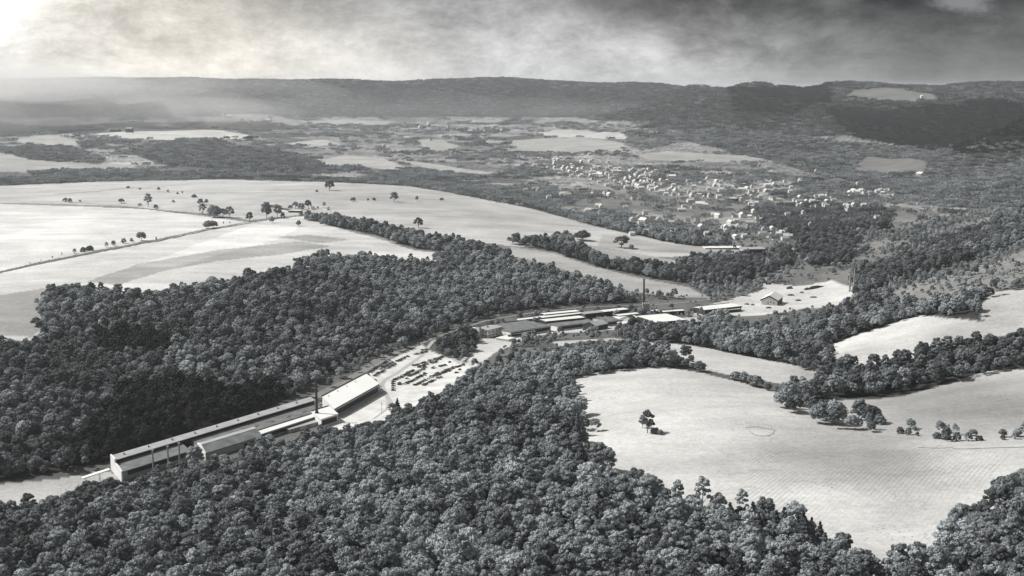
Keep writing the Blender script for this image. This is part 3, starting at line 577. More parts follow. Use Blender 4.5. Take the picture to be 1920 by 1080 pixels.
# office
O6, rz6, L6 = frame((915, 619), (942, 612.5), 10); w6, _ = width_to(O6, rz6, (900, 614), 10); w6 = max(10, min(24, w6))
r = empty('office_block', O6, rz6, 'white two storey office block with flat grey roof, near end of far mill', 'office')
part('wall', bxm('wall', [(0, L6, 0, w6, -5, 9.6)], M['white']), r); part('roof', bxm('roof', [(-1, L6 + 1, -1, w6 + 1, 9.65, 10.4)], M['roof_mid']), r)
win = bxm('window', [(0, 1.9, -.2, -.02, 0, 1.6)], M['glass'])
for z in (1.6, 6.0):
    for k in range(4): part('window', win, r, (1.5 + k * (L6 - 4) / 3.4, 0, z))
winl = bxm('window', [(-.2, -.02, 0, 1.9, 0, 1.6)], M['glass'])
for z in (1.6, 6.0):
    for k in range(3): part('window', winl, r, (0, 2 + k * (w6 - 4) / 3, z))
part('roof_vent', bxm('roof_vent', [(-.8, .8, -.8, .8, 0, 1.6)], M['steel']), r, (L6 * .45, w6 * .6, 10.4))
claim(O6, rz6, -4, L6 + 4, -10, w6 + 4)
p = G1(898, 632, 0); e = empty('stair_tower', p, rz6, 'slim white stair tower at the left end of the office block', 'tower')
part('wall', bxm('wall', [(-2, 2, -2, 2, -3, 14)], M['white']), e); part('roof', bxm('roof', [(-2.4, 2.4, -2.4, 2.4, 14.05, 14.6)], M['roof_dark']), e)
for z in (2, 6, 10): part('window', bxm('window', [(-.7, .7, -2.15, -2.02, z, z + 1.8)], M['glass']), e)
shed('flat_shed', 'low pale roofed wing running left of the office block', (884, 620), (900, 616), 5, 12, 0, 'white_roof', 'white', band=False)
shed('flat_shed', 'large dark grey flat roofed weave shed behind the office', (957, 623), (1033, 611), 7, 40, 0, 'roof_grey', 'white', far=(948, 606))
shed('yard_shed', 'low white roofed yard shed in front of the office block', (930, 634), (953, 636), 3, 14, 0, 'white_roof', 'white', band=False)
shed('yard_shed', 'long low white shed with sawtooth bays in front of the weave shed', (952, 628), (1000, 621), 4, 8, 1.2, 'white_roof', 'white')
shed('dark_shed', 'small dark grey gabled shed behind the weave shed', (949, 603), (970, 602), 8, 16, 3, 'roof_grey', 'roof_dark')
shed('narrow_shed', 'narrow white roofed shed linking the dark gabled shed to the three parallel sheds', (972, 600.5), (1014, 596), 7, 9, .2, 'white_roof', 'white')
shed('parallel_shed', 'nearest of three long parallel sheds, pale roof over dark eaves', (1024, 603), (1096, 595.5), 9, 15, .4, 'white_roof', 'roof_dark', group='three long parallel sheds')
shed('parallel_shed', 'middle one of the three long parallel sheds at the far mill', (1018, 596), (1090, 588), 10.5, 12, .3, 'white_roof', 'roof_dark', group='three long parallel sheds')
shed('parallel_shed', 'farthest of the three long parallel sheds, closest to the shaded bank', (1022, 590), (1086, 584), 12, 11, .3, 'white_roof', 'roof_dark', group='three long parallel sheds')
shed('grey_shed', 'flat grey roofed block below the three parallel sheds', (1046, 612), (1094, 606), 6, 26, 0, 'roof_grey', 'white')
shed('grey_shed', 'grey flat roofed block right of the parallel sheds', (1098, 607), (1122, 604), 6, 40, 0, 'roof_grey', 'white')
shed('bank_shed', 'long grey roofed shed at the foot of the shaded bank', (1094, 589.5), (1134, 585), 9, 13, .4, 'roof_mid', 'roof_dark')
shed('bank_shed', 'long white roofed shed under the shaded bank, left of the far chimney', (1134, 585), (1178, 580), 9, 13, .4, 'white_roof', 'roof_dark')
shed('gable_hall', 'pale gabled hall with a dark gable right of the grey blocks', (1118, 611), (1140, 607), 6, 22, 4, 'roof_mid', 'roof_dark')
shed('gable_hall', 'grey gabled hall between the pale gabled hall and the strip sheds', (1138, 603.5), (1162, 600.5), 6, 30, 2, 'roof_grey', 'white')
shed('strip_shed', 'white roofed strip shed in front of the chimney', (1163, 600.5), (1200, 596), 6, 26, 1, 'white_roof', 'white')
shed('strip_shed', 'low white lean-to below the strip shed', (1168, 607), (1198, 603.5), 4, 12, 0, 'white_roof', 'white')
shed('strip_shed', 'narrow dark edged shed behind the strip shed', (1161, 592.5), (1198, 588.5), 8, 10, .5, 'white_roof', 'roof_dark')
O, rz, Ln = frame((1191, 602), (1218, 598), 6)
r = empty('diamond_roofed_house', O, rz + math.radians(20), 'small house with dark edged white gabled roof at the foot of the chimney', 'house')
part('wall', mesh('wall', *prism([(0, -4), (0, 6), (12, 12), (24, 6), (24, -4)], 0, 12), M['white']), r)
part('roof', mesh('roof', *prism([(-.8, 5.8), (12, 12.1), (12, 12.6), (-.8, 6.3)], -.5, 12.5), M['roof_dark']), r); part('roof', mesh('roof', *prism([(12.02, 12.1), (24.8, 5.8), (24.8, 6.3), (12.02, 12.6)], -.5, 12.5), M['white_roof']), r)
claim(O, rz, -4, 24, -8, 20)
r, Ln, w, O, rz = shed('end_hall', 'wide pale roofed hall with row of front piers, right of the far chimney', (1230, 604.5), (1285, 600), 8, 40, .5, 'white_roof', 'roof_dark', far=(1230, 593))
for k in range(8): part('pier', bxm('pier', [(0, .9, -1.1, -.3, -3, 6)], M['white']), r, (2 + k * (Ln - 4) / 7.2, 0, 0))
shed('end_lean_to', 'lean-to with pale sloping roof on the right end of the wide hall', (1287, 601.5), (1299, 604), 5, 16, 1, 'roof_mid', 'roof_dark')
shed('back_shed', 'small white roofed shed behind the wide hall, left one', (1226, 583.5), (1238, 582.5), 5, 9, 0, 'white_roof', 'roof_dark')
shed('back_shed', 'long white roofed shed behind the wide hall', (1241, 585.5), (1284, 582.5), 5, 10, 0, 'white_roof', 'roof_dark')
shed('far_shed', 'long low white roofed shed standing alone right of the far mill', (1322, 581.5), (1390, 573.5), 7, 26, .8, 'white_roof', 'roof_dark')
shed('far_annex', 'short white annex in front of the lone long shed', (1363, 581.5), (1388, 579), 4, 12, 0, 'white_roof', 'roof_dark')
# silos and chimney
for k, px in enumerate((1205.5, 1209, 1213, 1216.5)):
    p = G1(px, 592, 0); e = empty('silo', p, 0, ['leftmost of the four tall silos beside the far chimney', 'second from left of the four tall silos beside the far chimney', 'third from left of the four tall silos beside the far chimney', 'rightmost of the four tall silos beside the far chimney'][k], 'silo', 'silos beside the far chimney')
    part('shell', tube('shell', 1.35, 1.35, -2, 17.5, M['silo'], 14), e); part('dome', tube('dome', 1.3, .4, 17.52, 18.6, M['silo'], 14), e)
p = G1(1211, 590, 0); e = empty('chimney', Vector((p.x - 2, p.y + 12, p.z)), 0, 'tall dark chimney behind the silos of the far mill', 'chimney')
part('stack', tube('stack', 1.7, 1.15, -2, 47, M['steel'], 14), e); part('rim', tube('rim', 1.45, 1.45, 47.02, 48, M['steel'], 14), e)
# dark-edged gabled house
pa = G1(1427, 571); pb = G1(1457.5, 573); d = Vector((pb.x - pa.x, pb.y - pa.y)); rzh = math.atan2(d.y, d.x); Lh = d.length
pc = G1(1477.5, 567); wh = (Vector((pc.x, pc.y)) - Vector((pb.x, pb.y))).length; wh = max(16, min(40, wh))
r = empty('gabled_house', pa, rzh, 'big white gabled barn with dark edged roof and a side painted in shade, beside the bare tip', 'barn')
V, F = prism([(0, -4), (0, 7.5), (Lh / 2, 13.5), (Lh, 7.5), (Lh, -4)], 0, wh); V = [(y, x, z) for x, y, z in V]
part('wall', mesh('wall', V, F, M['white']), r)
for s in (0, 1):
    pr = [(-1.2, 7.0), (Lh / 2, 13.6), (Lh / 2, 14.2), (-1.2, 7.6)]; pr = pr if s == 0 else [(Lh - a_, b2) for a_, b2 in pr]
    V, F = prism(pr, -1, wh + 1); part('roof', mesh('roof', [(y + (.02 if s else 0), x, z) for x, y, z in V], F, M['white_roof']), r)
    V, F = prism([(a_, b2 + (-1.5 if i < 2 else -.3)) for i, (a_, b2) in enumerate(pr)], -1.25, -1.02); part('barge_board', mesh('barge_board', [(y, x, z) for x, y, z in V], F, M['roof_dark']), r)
part('shaded_side', bxm('shaded_side', [(Lh + .02, Lh + .3, 0, wh, -4, 6.9)], M['roof_dark']), r)  # dark sheet paints shade over the unlit side of the white barn
for k in range(3): part('window', bxm('window', [(0, 1.3, -.2, -.02, 0, 2)], M['glass']), r, (Lh * .4 + k * 4, 0, 2.2 + (k % 2) * 1.4))
claim(pa, rzh, -6, Lh + 6, -12, wh + 3)
import bmesh
for k, (px, py, a_, b_, h_, lb) in enumerate(((1441,533,7,4,3,'dark heap at the upper left of the bare tip'),(1452,530,6,4,4,'tall grey heap at the top left of the bare tip'),(1481,541,9,4,3,'low black heap in the upper middle of the bare tip'),(1503,549,6,3,2,'small dark heap left of the long bank on the tip'),(1513,543,7,4,3,'round dark heap beside the long bank on the tip'),(1483,554,9,3,2,'flat dark heap right of the gabled barn'),(1526,558,9,3,2,'flat dark heap in the middle of the bare tip'),(1497,564,7,3,2,'small heap low on the bare tip'),(1441,578,7,3,2,'dark heap in front of the gabled barn'),(1411,572,5,3,2,'small dark heap left of the gabled barn'),(1532,539,24,4,3,'long curved dark bank across the upper tip'),(1470,590,14,4,2,'long low heap at the near edge of the tip'),(1400,571,6,3,2,'tiny heap between the lone shed and the barn'))):
    p = G1(px, py); bm = bmesh.new(); bmesh.ops.create_icosphere(bm, subdivisions=3, radius=1)
    for v in bm.verts:
        q_ = 1 + .35 * (float(vnoise(np.array([v.co.x * 2.3 + k * 9]), np.array([v.co.y * 2.3]), 4)[0]) - .5); v.co = Vector((v.co.x * a_ * q_ * .62, v.co.y * b_ * q_ * .8, v.co.z * h_ * q_ * 1.1))
    me = bpy.data.meshes.new('spoil_heap'); bm.to_mesh(me); bm.free(); me.materials.append(M['roof_dark'] if k % 3 else M['roof_grey']); o = bpy.data.objects.new('spoil_heap', me); COL.objects.link(o); o.location = p; o.rotation_euler = (0, 0, .35 if k == 10 else random.uniform(-.2, .2)); tag(o, lb, 'spoil heap', 'spoil heaps on the bare tip')
# farm on the plateau
shed('barn', 'leftmost farm barn with dark roof and white wall on the plateau', (489, 385.5), (502, 386), 6, 12, 3, 'roof_dark', 'white', 'barn', band=False, group='farm buildings on the plateau')
shed('barn', 'largest farm barn, white walled with dark gabled roof, on the plateau', (505, 387.5), (521, 388.5), 8, 14, 4, 'roof_dark', 'white', 'barn', band=False, group='farm buildings on the plateau')
shed('barn', 'low black roofed farm shed right of the largest barn', (523, 391), (540, 394.5), 4, 12, 2, 'roof_dark', 'white', 'barn', band=False, group='farm buildings on the plateau')
shed('barn', 'long low farm shed with white roof over black open front', (541, 395), (564, 395.5), 4, 10, 1, 'white_roof', 'roof_dark', 'barn', band=False, group='farm buildings on the plateau')
shed('farmhouse', 'small white farmhouse beside the tallest farm tree', (583, 389), (590, 389), 5, 8, 3, 'roof_mid', 'white', 'house', band=False, group='farm buildings on the plateau')
shed('farmhouse', 'white cottage at the right end of the farm hedge', (604, 389), (613, 390), 5, 8, 3, 'roof_mid', 'white', 'house', band=False, group='farm buildings on the plateau')
# distant large buildings
shed('distant_barn', 'distant low grey barn, left one of two on the bright far field', (206, 243), (219, 243), 14, 40, 3, 'roof_grey', 'roof_dark', 'barn', band=False)
shed('distant_barn', 'distant tall grey barn, right one of two on the bright far field', (235, 242), (247, 242), 24, 40, 6, 'roof_mid', 'roof_dark', 'barn', band=False)
shed('distant_hall', 'distant white roofed hall among dark trees', (421, 254), (435, 255), 8, 40, 2, 'white_roof', 'white', 'hall', band=False)
shed('school', 'wide grey block at the near edge of the town', (1396, 467), (1436, 467), 10, 30, 1, 'roof_mid', 'wall_grey', 'school', band=True)
shed('town_hall', 'tall grey building with thin white roof in the middle of the town', (1364, 372), (1377, 372), 13, 24, 0, 'white_roof', 'roof_grey', 'hall', band=False)
shed('works_shed', 'long low white works building left of the grey school block', (1322, 464), (1392, 465), 3, 30, .5, 'white_roof', 'white', 'shed')
shed('hill_farm', 'white farmhouse beside the grey clearing on the right hillside', (1717, 325), (1727, 326), 10, 18, 5, 'white_roof', 'white', 'house', band=False)
shed('ridge_house', 'tiny white house on the ridge clearing', (1727, 182), (1731, 182), 14, 18, 5, 'white_roof', 'white', 'house', band=False)

# ------------------------------------------------------------------ car park, roads, paths
def drape(name, poly, off, mat, label):
    """a triangulated sheet draped OFF above the ground"""
    import bmesh
    x0, y0 = poly.min(0); x1, y1_ = poly.max(0); nx, ny = 90, 60
    gx, gy = np.meshgrid(np.linspace(x0, x1, nx), np.linspace(y0, y1_, ny))
    gz = hground(gx, gy); ins = inside(poly, gx, gy)
    V, F, idx = [], [], {}
    def vid(i, j):
        if (i, j) not in idx: idx[(i, j)] = len(V); V.append((gx[i, j], gy[i, j], gz[i, j] + off))
        return idx[(i, j)]
    for i in range(ny - 1):
        for j in range(nx - 1):
            if ins[i, j] and ins[i, j + 1] and ins[i + 1, j] and ins[i + 1, j + 1]: F.append((vid(i, j), vid(i, j + 1), vid(i + 1, j + 1), vid(i + 1, j)))
    o = bpy.data.objects.new(name, mesh(name, V, F, mat)); COL.objects.link(o); return tag(o, label, name.replace('_', ' '), kind='structure')
drape('parking_lot', LOTW, .22, M['gravel'], 'pale gravel car park between the white roofed hall and the far mill')
def ribbon(name, pts, wdt, mat, label, off=.35, ab=0):
    a = np.array(pts, float); out = []
    for i in range(len(a) - 1):
        k = max(2, int(np.hypot(*(a[i + 1] - a[i])) / 8))
        for j in range(k): out.append(a[i] + (a[i + 1] - a[i]) * j / k)
    out.append(a[-1]); a = np.array(out); X, Y, Z = G(a[:, 0], a[:, 1], np.full(len(a), ab)); T = np.gradient(np.stack([X, Y], -1), axis=0); T /= np.linalg.norm(T, axis=1)[:, None] + 1e-9
    V = []; F = []
    for i in range(len(X)):
        for s in (-1, 0, 1):
            x = X[i] - T[i, 1] * s * wdt / 2; y = Y[i] + T[i, 0] * s * wdt / 2; V.append((x, y, float(hground(np.array([x]), np.array([y]))[0]) + off))
        if i: F += [(3 * i - 3, 3 * i - 2, 3 * i + 1, 3 * i), (3 * i - 2, 3 * i - 1, 3 * i + 2, 3 * i + 1)]
    o = bpy.data.objects.new(name, mesh(name, V, F, mat)); COL.objects.link(o); tag(o, label, name.replace('_', ' '), kind='structure')
    return np.stack([X, Y], -1)
ribbon('road', [(738,764),(722,738),(716,722),(722,712),(745,700),(790,668),(800,655),(812,640),(840,632)], 4.5, M['road'], 'worn vehicle track winding through the car park')
ribbon('road', [(700,786),(725,768),(728,745),(720,728)], 2.5, M['road'], 'faint pale track along the right side of the white roofed hall')
RAIL = ribbon('railway_line', [(596,748),(640,722),(700,688),(750,660),(800,640),(850,621),(910,602),(990,588),(1090,577),(1180,573),(1260,570),(1330,562),(1400,548)], 5, M['track'], 'narrow railway bed along the foot of the wood')
ribbon('road', [(845,668),(862,682),(880,664),(893,650)], 5, M['wall_grey'], 'short road with parapets joining the car park and the far mill')
ribbon('path', [(1400,548),(1440,520),(1480,498),(1493,470)], 8, M['track'], 'pale lane curving from the tip up towards the town')
ribbon('path', [(100,364),(180,359),(240,352),(310,349)], 6, M['track'], 'grey lane crossing the far plateau field')
ribbon('ditch', [(0,511),(60,498),(180,474),(300,452),(390,432),(470,418)], 5, M['roof_dark'], 'dark ditch line between the two bright plateau fields')
ribbon('ditch', [(60,376),(150,380),(220,386),(300,394),(380,405),(470,417)], 3, M['roof_grey'], 'thin dark field boundary at the far side of the smooth field')
ribbon('path', [(1720,839),(1800,842),(1860,841),(1930,838)], 1.4, M['wall_grey'], 'faint track along the lower right hedge', .3)
ribbon('ring_track', [(1397,802),(1420,800),(1452,806),(1448,814),(1430,818),(1410,812),(1397,802)], 1.1, M['wall_grey'], 'dark oval track worn into the big hilltop field')

# ------------------------------------------------------------------ cars
def car_proto(kind, paint):
    prof = [[(-2.35,.45),(-2.4,.85),(-1.9,1.0),(-.9,1.05),(.9,1.05),(1.9,1.0),(2.4,.8),(2.4,.45)]][0]
    V = []; F = []
    for y, sx in ((-.86, .96), (-.6, 1), (.6, 1), (.86, .96)): V += [(x * sx, y, z - (.06 if abs(y) > .8 else 0)) for x, z in prof]
    n_ = len(prof)
    for k in range(3):
        for i in range(n_): F.append((k * n_ + i, k * n_ + (i + 1) % n_, (k + 1) * n_ + (i + 1) % n_, (k + 1) * n_ + i))
    F += [tuple(range(n_))[::-1], tuple(range(3 * n_, 4 * n_))]
    r = empty('parked_car', (0, 0, 0)); part('body', mesh('body', V, F, M[paint]), r)
    top = [(-1.5, 1.06), (-1.05, 1.55), (.4, 1.6), (1.0, 1.06)] if kind == 0 else [(-2.0, 1.06), (-1.6, 1.6), (.4, 1.62), (.95, 1.06)]
    Vc, Fc = prism([(0, 0)], 0, 1), None
    V = [(x, -.74, z) for x, z in top[:1] + top[-1:]]; V = []
    for y, s in ((-.76, 0), (.76, 0)): V += [(x, y * (1 if z < 1.2 else .82), z) for x, z in top]
    F = [(0, 1, 2, 3)[::-1], (4, 5, 6, 7), (0, 1, 5, 4), (1, 2, 6, 5), (2, 3, 7, 6), (3, 0, 4, 7)]
    cb = part('cabin', mesh('cabin', V, F, M['glass']), r)
    rf = mesh('cabin_roof', boxes([(top[1][0] - .05, top[2][0] + .05, -.64, .64, 1.6, 1.68)])[0], boxes([(0,0,0,0,0,0)])[1], M[paint]); part('cabin_roof', rf, r)
    V = []; seg = 8
    for y in (-.12, .12): V += [(.34 * math.cos(6.2832 * i / seg), y, .34 * math.sin(6.2832 * i / seg)) for i in range(seg)]
    F = [(i, (i + 1) % seg, seg + (i + 1) % seg, seg + i) for i in range(seg)] + [tuple(range(seg))[::-1], tuple(range(seg, 2 * seg))]
    wm = mesh('wheel', V, F, M['rubber'])
    for x in (-1.45, 1.45):
        for y in (-.8, .8): part('wheel', wm, r, (x, y, .34))
    return r
protos = [car_proto(k % 2, 'car%d' % p_) for k, p_ in enumerate((0, 0, 1, 0, 2, 1, 3, 4))]
used = [False] * len(protos)
TN = ['black', 'black', 'dark', 'black', 'grey', 'dark', 'light grey', 'white']
def put_car(p, ang, where, pi=None):
    i = random.choice((0, 1, 2, 2, 3, 4, 4, 5, 5, 6, 6, 7)) if pi is None else pi
    c_ = protos[i] if not used[i] else copy_tree(protos[i]); used[i] = True
    c_.location = p + Vector((0, 0, .24)); c_.rotation_euler = (0, 0, ang); c_.scale = (1.08,) * 3
    tag(c_, f'{TN[i]} rounded saloon car parked {where}', 'car', 'cars parked in the gravel car park')
ROWS = [((844,694),(872,684),.8,'at the far right end of the lot'),((816,706),(846,695),.75,'between the short row and the foreground wood'),((792,724),(826,708),.6,'nearest the foreground wood'),((712,694),(738,680),.8,'between the hedge row and the middle row'),((806,678),(838,668),.8,'towards the stone walls'),((744,724),(770,708),.0,'x'),((768,707),(800,689),.8,'between the middle rows'),((690,701),(733,674),.8,'in the row against the dark hedge'),((700,706),(742,683),.8,'in the second row from the hedge'),((745,679),(764,669),.9,'in the second row from the hedge'),((778,666),(802,660),.7,'at the far end of the car park'),
 ((741,714),(775,695),.95,'in the middle row nearest the white roofed hall'),((774,687),(826,674),.9,'in the far half of the middle row'),((757,722),(800,701),.85,'in the row below the middle row'),((809,692),(836,685),.7,'in the short row near the stone walls'),
 ((779,724),(823,700),.75,'in the row nearest the foreground wood'),((828,699),(860,687),.6,'in the row nearest the foreground wood, far end'),((756,661),(775,655),.7,'in the top corner by the hedge'),((784,658),(803,656),.9,'at the head of the car park'),
 ((783,690),(818,679),.6,'in the far half of the middle row'),((748,710),(768,700),.6,'in the middle row nearest the white roofed hall')]
for a, b2, prob, where in ROWS:
    p = G1(*a); q = G1(*b2); d = q - p; ln = Vector((d.x, d.y)).length; k = int(ln / 3.3); ang = math.atan2(d.y, d.x)
    for i in range(k):
        if random.random() > min(.95, prob + .15): continue
        s = p + d * (i + .5) / k; s.z = float(hground(np.array([s.x]), np.array([s.y]))[0])
        s += Vector((-math.sin(ang), math.cos(ang), 0)) * random.uniform(-1.3, 1.3)
        put_car(s, ang + math.pi / 2 + random.uniform(-.07, .07) + random.choice((0, math.pi)), where)
for k in range(5):
    p = G1(737.5, 716.5 + k * 4.1); put_car(p, .1, 'stacked at near left corner of the lot', (0, 1, 4, 7, 0)[k])
for x, y, wh_ in ((843,680,'alone near the stone walls'),(856,700,'beside the foreground wood'),(862,694,'beside the foreground wood'),(703,740,'at the right corner of the white roofed hall'),(708,735,'at the right corner of the white roofed hall')):
    put_car(G1(x, y), random.uniform(0, 3), wh_, 0)
for i, pr in enumerate(protos):
    if not used[i]:
        for ch in list(pr.children): bpy.data.objects.remove(ch)
        bpy.data.objects.remove(pr)

# ------------------------------------------------------------------ houses of the town
def house_proto(Lh, Wh, Hh, roof):
    r = empty('small_house', (0, 0, 0))
    part('wall', mesh('wall', *prism([(-Wh / 2, -3), (-Wh / 2, Hh), (0, Hh + Wh * .38), (Wh / 2, Hh), (Wh / 2, -3)], -Lh / 2, Lh / 2), M['house_white']), r)
    e_ = .5; sl = .76
    part('roof', mesh('roof', *prism([(-Wh / 2 - e_, Hh - e_ * sl), (0, Hh + Wh * .38), (0, Hh + Wh * .38 + .35), (-Wh / 2 - e_, Hh - e_ * sl + .35)], -Lh / 2 - .4, Lh / 2 + .4), M[roof]), r)
    part('roof', mesh('roof', *prism([(.01, Hh + Wh * .38), (Wh / 2 + e_, Hh - e_ * sl), (Wh / 2 + e_, Hh - e_ * sl + .35), (.01, Hh + Wh * .38 + .35)], -Lh / 2 - .4, Lh / 2 + .4), M[roof]), r)
    return r
HPOS = []
HP = [house_proto(12, 9, 6.5, 'house_white'), house_proto(15, 10, 6, 'roof_mid'), house_proto(10, 9, 7.5, 'roof_mid'), house_proto(20, 11, 7, 'house_white'), house_proto(11, 8, 6, 'roof_grey')]
hu = [False] * 5
def put_house(x, y, z, rz_, label, group, s=1.0, i=None):
    i = random.choice((0, 0, 1, 2, 3, 4)) if i is None else i
    c_ = HP[i] if not hu[i] else copy_tree(HP[i]); hu[i] = True; c_.location = (x, y, z); HPOS.append((x, y)); c_.rotation_euler = (0, 0, rz_); c_.scale = (s,) * 3
    hx, hy, _ = project(x, y, z); hx = float(hx); hy = float(hy); kind_ = ('small white roofed', 'grey roofed', 'tall grey roofed', 'long white roofed', 'dark roofed')[i]
    if 'far' not in label: label = kind_ + ' pale house ' + ('far left of' if hx < 1150 else 'left of' if hx < 1260 else 'just left of' if hx < 1350 else 'close to' if hx < 1400 else 'right of' if hx < 1500 else 'far right of') + ' the tall hall, ' + ('up beyond the main street' if hy < 352 else 'beside the main street' if hy < 380 else 'below the main street' if hy < 412 else 'down by the meadow woods')
    else: label = kind_ + ' ' + label.replace('tiny ', '').replace('white ', '')
    tag(c_, label, 'house', group)
HS = [(1222,357),(1240,362),(1248,366),(1262,366),(1277,366),(1290,361),(1298,368),(1312,368),(1320,372),(1330,370),(1348,372),(1390,358),(1400,355),(1408,372),(1425,371),(1435,352),(1450,377),(1461,377),(1482,353),(1500,372),(1512,380),(1540,372),(1560,373),(1592,364),(1600,362),(1608,364),(1615,361),(1622,364),(1630,362),(1645,362),(1655,364),(1663,364),(1595,369),(1592,390),(1600,388),(1620,388),(1282,388),(1300,390),(1312,387),(1322,388),(1278,396),(1339,407),(1350,405),(1377,408),(1392,408),(1405,409),(1420,411),(1307,412),(1260,420),(1370,420),(1380,418),(1360,428),(1388,428),(1218,436),(1209,438),(1258,442),(1325,441),(1335,455),(1313,452),(1290,453),(1380,447),(1395,446),(1430,442),(1428,447),(1465,440),(1472,452),(1480,448),(1445,445),(1512,445),(1365,455),(1185,442),(1430,357),(1415,360),(1410,352),(1440,349),(1378,351),(1350,347),(1340,350),(1270,333),(1262,334),(1290,340),(1465,440),(1475,446),(1455,455),(1489,378),(1585,388),(1545,387),(1470,326),(1530,322),(1500,340)]
for px, py in HS:
    p = G1(px + random.uniform(-1, 1), py); s = random.uniform(.8, 1.15)
    where = 'in the row of the upper right of the town' if px > 1580 else 'in the near part of the town above the meadow' if py > 400 else 'in the middle band of the town'
    put_house(p.x, p.y, p.z, random.choice((.2, .2, 1.77, -.3)) + random.uniform(-.2, .2), 'small white gabled house among trees ' + where, 'houses of the town', s)
def scatter_houses(poly, n_, label, s, grp):
    w_ = wpoly(poly); x0, y0 = w_.min(0); x1, y1_ = w_.max(0); k = 0
    while k < n_:
        x = random.uniform(x0, x1); y = random.uniform(y0, y1_)
        if inside(w_, np.array([x]), np.array([y]))[0]: put_house(x, y, float(hground(np.array([x]), np.array([y]))[0]), random.choice((.2, 1.77)) + random.uniform(-.3, .3), label, grp, s); k += 1
scatter_houses([(1050,318),(1120,310),(1190,322),(1260,350),(1230,362),(1150,345),(1080,340)], 70, 'pale gabled house in the dense cluster at the left end of the town', 1.05, 'houses at the left end of the town')
scatter_houses([(1270,345),(1500,340),(1560,400),(1500,455),(1300,460),(1240,410)], 26, 'white gabled house scattered through the middle of the town', .95, 'houses of the town')
scatter_houses([(1290,335),(1660,345),(1700,380),(1560,470),(1480,480),(1330,440)], 40, 'white gabled house on the right side of the town', .85, 'houses of the town')
scatter_houses([(980,345),(1120,350),(1230,380),(1250,430),(1180,425),(1080,400),(980,370)], 24, 'pale house scattered in scrub between the plateau and the town', 1.2, 'scattered houses left of the town')
scatter_houses([(730,232),(800,230),(880,240),(960,246),(900,250),(760,240)], 14, 'tiny far white house at the foot of the central ridge', 2.2, 'far village under the ridge')
scatter_houses([(400,220),(470,212),(540,218),(540,240),(420,238)], 16, 'tiny far white house on the bright far fields at left', 2.2, 'far village at left')
scatter_houses([(560,262),(700,255),(900,270),(900,300),(640,285)], 10, 'isolated far white house on the valley floor', 1.6, 'isolated far houses')

XV, XF = [], []
XP = wpoly([(1000,300),(1110,292),(1180,305),(1270,335),(1330,350),(1250,362),(1150,352),(1060,335)]); ex0, ey0 = XP.min(0); ex1, ey1 = XP.max(0); k = 0
while k < 95:
    x = random.uniform(ex0, ex1); y = random.uniform(ey0, ey1)
    if not inside(XP, np.array([x]), np.array([y]))[0]: continue
    z = float(hground(np.array([x]), np.array([y]))[0]); a_ = random.choice((.2, 1.77)) + random.uniform(-.3, .3); V, F = prism([(-4.5, -3), (-4.5, 6), (0, 9.5), (4.5, 6), (4.5, -3)], -6, 6); n0 = len(XV); q = random.uniform(.75, 1.15)
    XV += [(x + (vx * math.cos(a_) - vy * math.sin(a_)) * q, y + (vx * math.sin(a_) + vy * math.cos(a_)) * q, z + vz * q) for vx, vy, vz in V]; XF += [tuple(i_ + n0 for i_ in f) for f in F]; HPOS.append((x, y)); k += 1
o = bpy.data.objects.new('distant_houses', mesh('distant_houses', XV, XF, M['house_white'])); COL.objects.link(o); tag(o, 'mass of tiny pale houses at the far left end of the town', 'houses', kind='stuff')
HPA = np.array(HPOS)
def HOUSES_NEAR(X, Y, r_):
    m_ = np.zeros(len(X), bool)
    for hx, hy in HPOS: m_ |= ((X - hx) ** 2 + ((Y - hy + r_ * .6) / 1.6) ** 2) < r_ * r_
    return m_
for k, ln in enumerate(([(1090,330),(1180,345),(1260,368),(1340,374),(1460,380),(1560,376),(1680,364)], [(1250,420),(1330,412),(1420,411),(1500,390)], [(1400,352),(1410,385),(1440,445),(1493,470)])):
    ribbon('road', ln, 9, M['road'], ('main street running through the length of the town', 'side street in the near part of the town', 'street joining the upper town and the lane')[k], .8)

# ------------------------------------------------------------------ tree meshes
def ico(n_sub=1):
    import bmesh
    bm = bmesh.new(); bmesh.ops.create_icosphere(bm, subdivisions=n_sub, radius=1.0)
    v = np.array([x.co[:] for x in bm.verts]); f = np.array([[q.index for q in x.verts] for x in bm.faces]); bm.free(); return v, f
ICO1, ICF1 = ico(1)
def leaf_cards(rg, c, rad, cnt, size, squash=.85):
    d = rg.normal(size=(cnt, 3)); d /= np.linalg.norm(d, axis=1)[:, None]; d[:, 2] = np.abs(d[:, 2]) * 1.0 - .35 * (rg.random(cnt) < .35)
    d /= np.linalg.norm(d, axis=1)[:, None]
    p = c + d * rad * np.array([1, 1, squash]) * rg.uniform(.82, 1.12, (cnt, 1))
    nrm = d + rg.normal(size=(cnt, 3)) * .38; nrm /= np.linalg.norm(nrm, axis=1)[:, None]
    t1 = np.cross(nrm, rg.normal(size=(cnt, 3))); t1 /= np.linalg.norm(t1, axis=1)[:, None]; t2 = np.cross(nrm, t1)
    s = size * rg.uniform(.6, 1.25, (cnt, 1)); a = rg.uniform(.6, 1.0, (cnt, 1))
    q = np.stack([p - t1 * s - t2 * s * a * .6, p + t1 * s * .7 - t2 * s * a, p + t1 * s + t2 * s * a * .7, p - t1 * s * .6 + t2 * s * a], 1)
    return q.reshape(-1, 3)
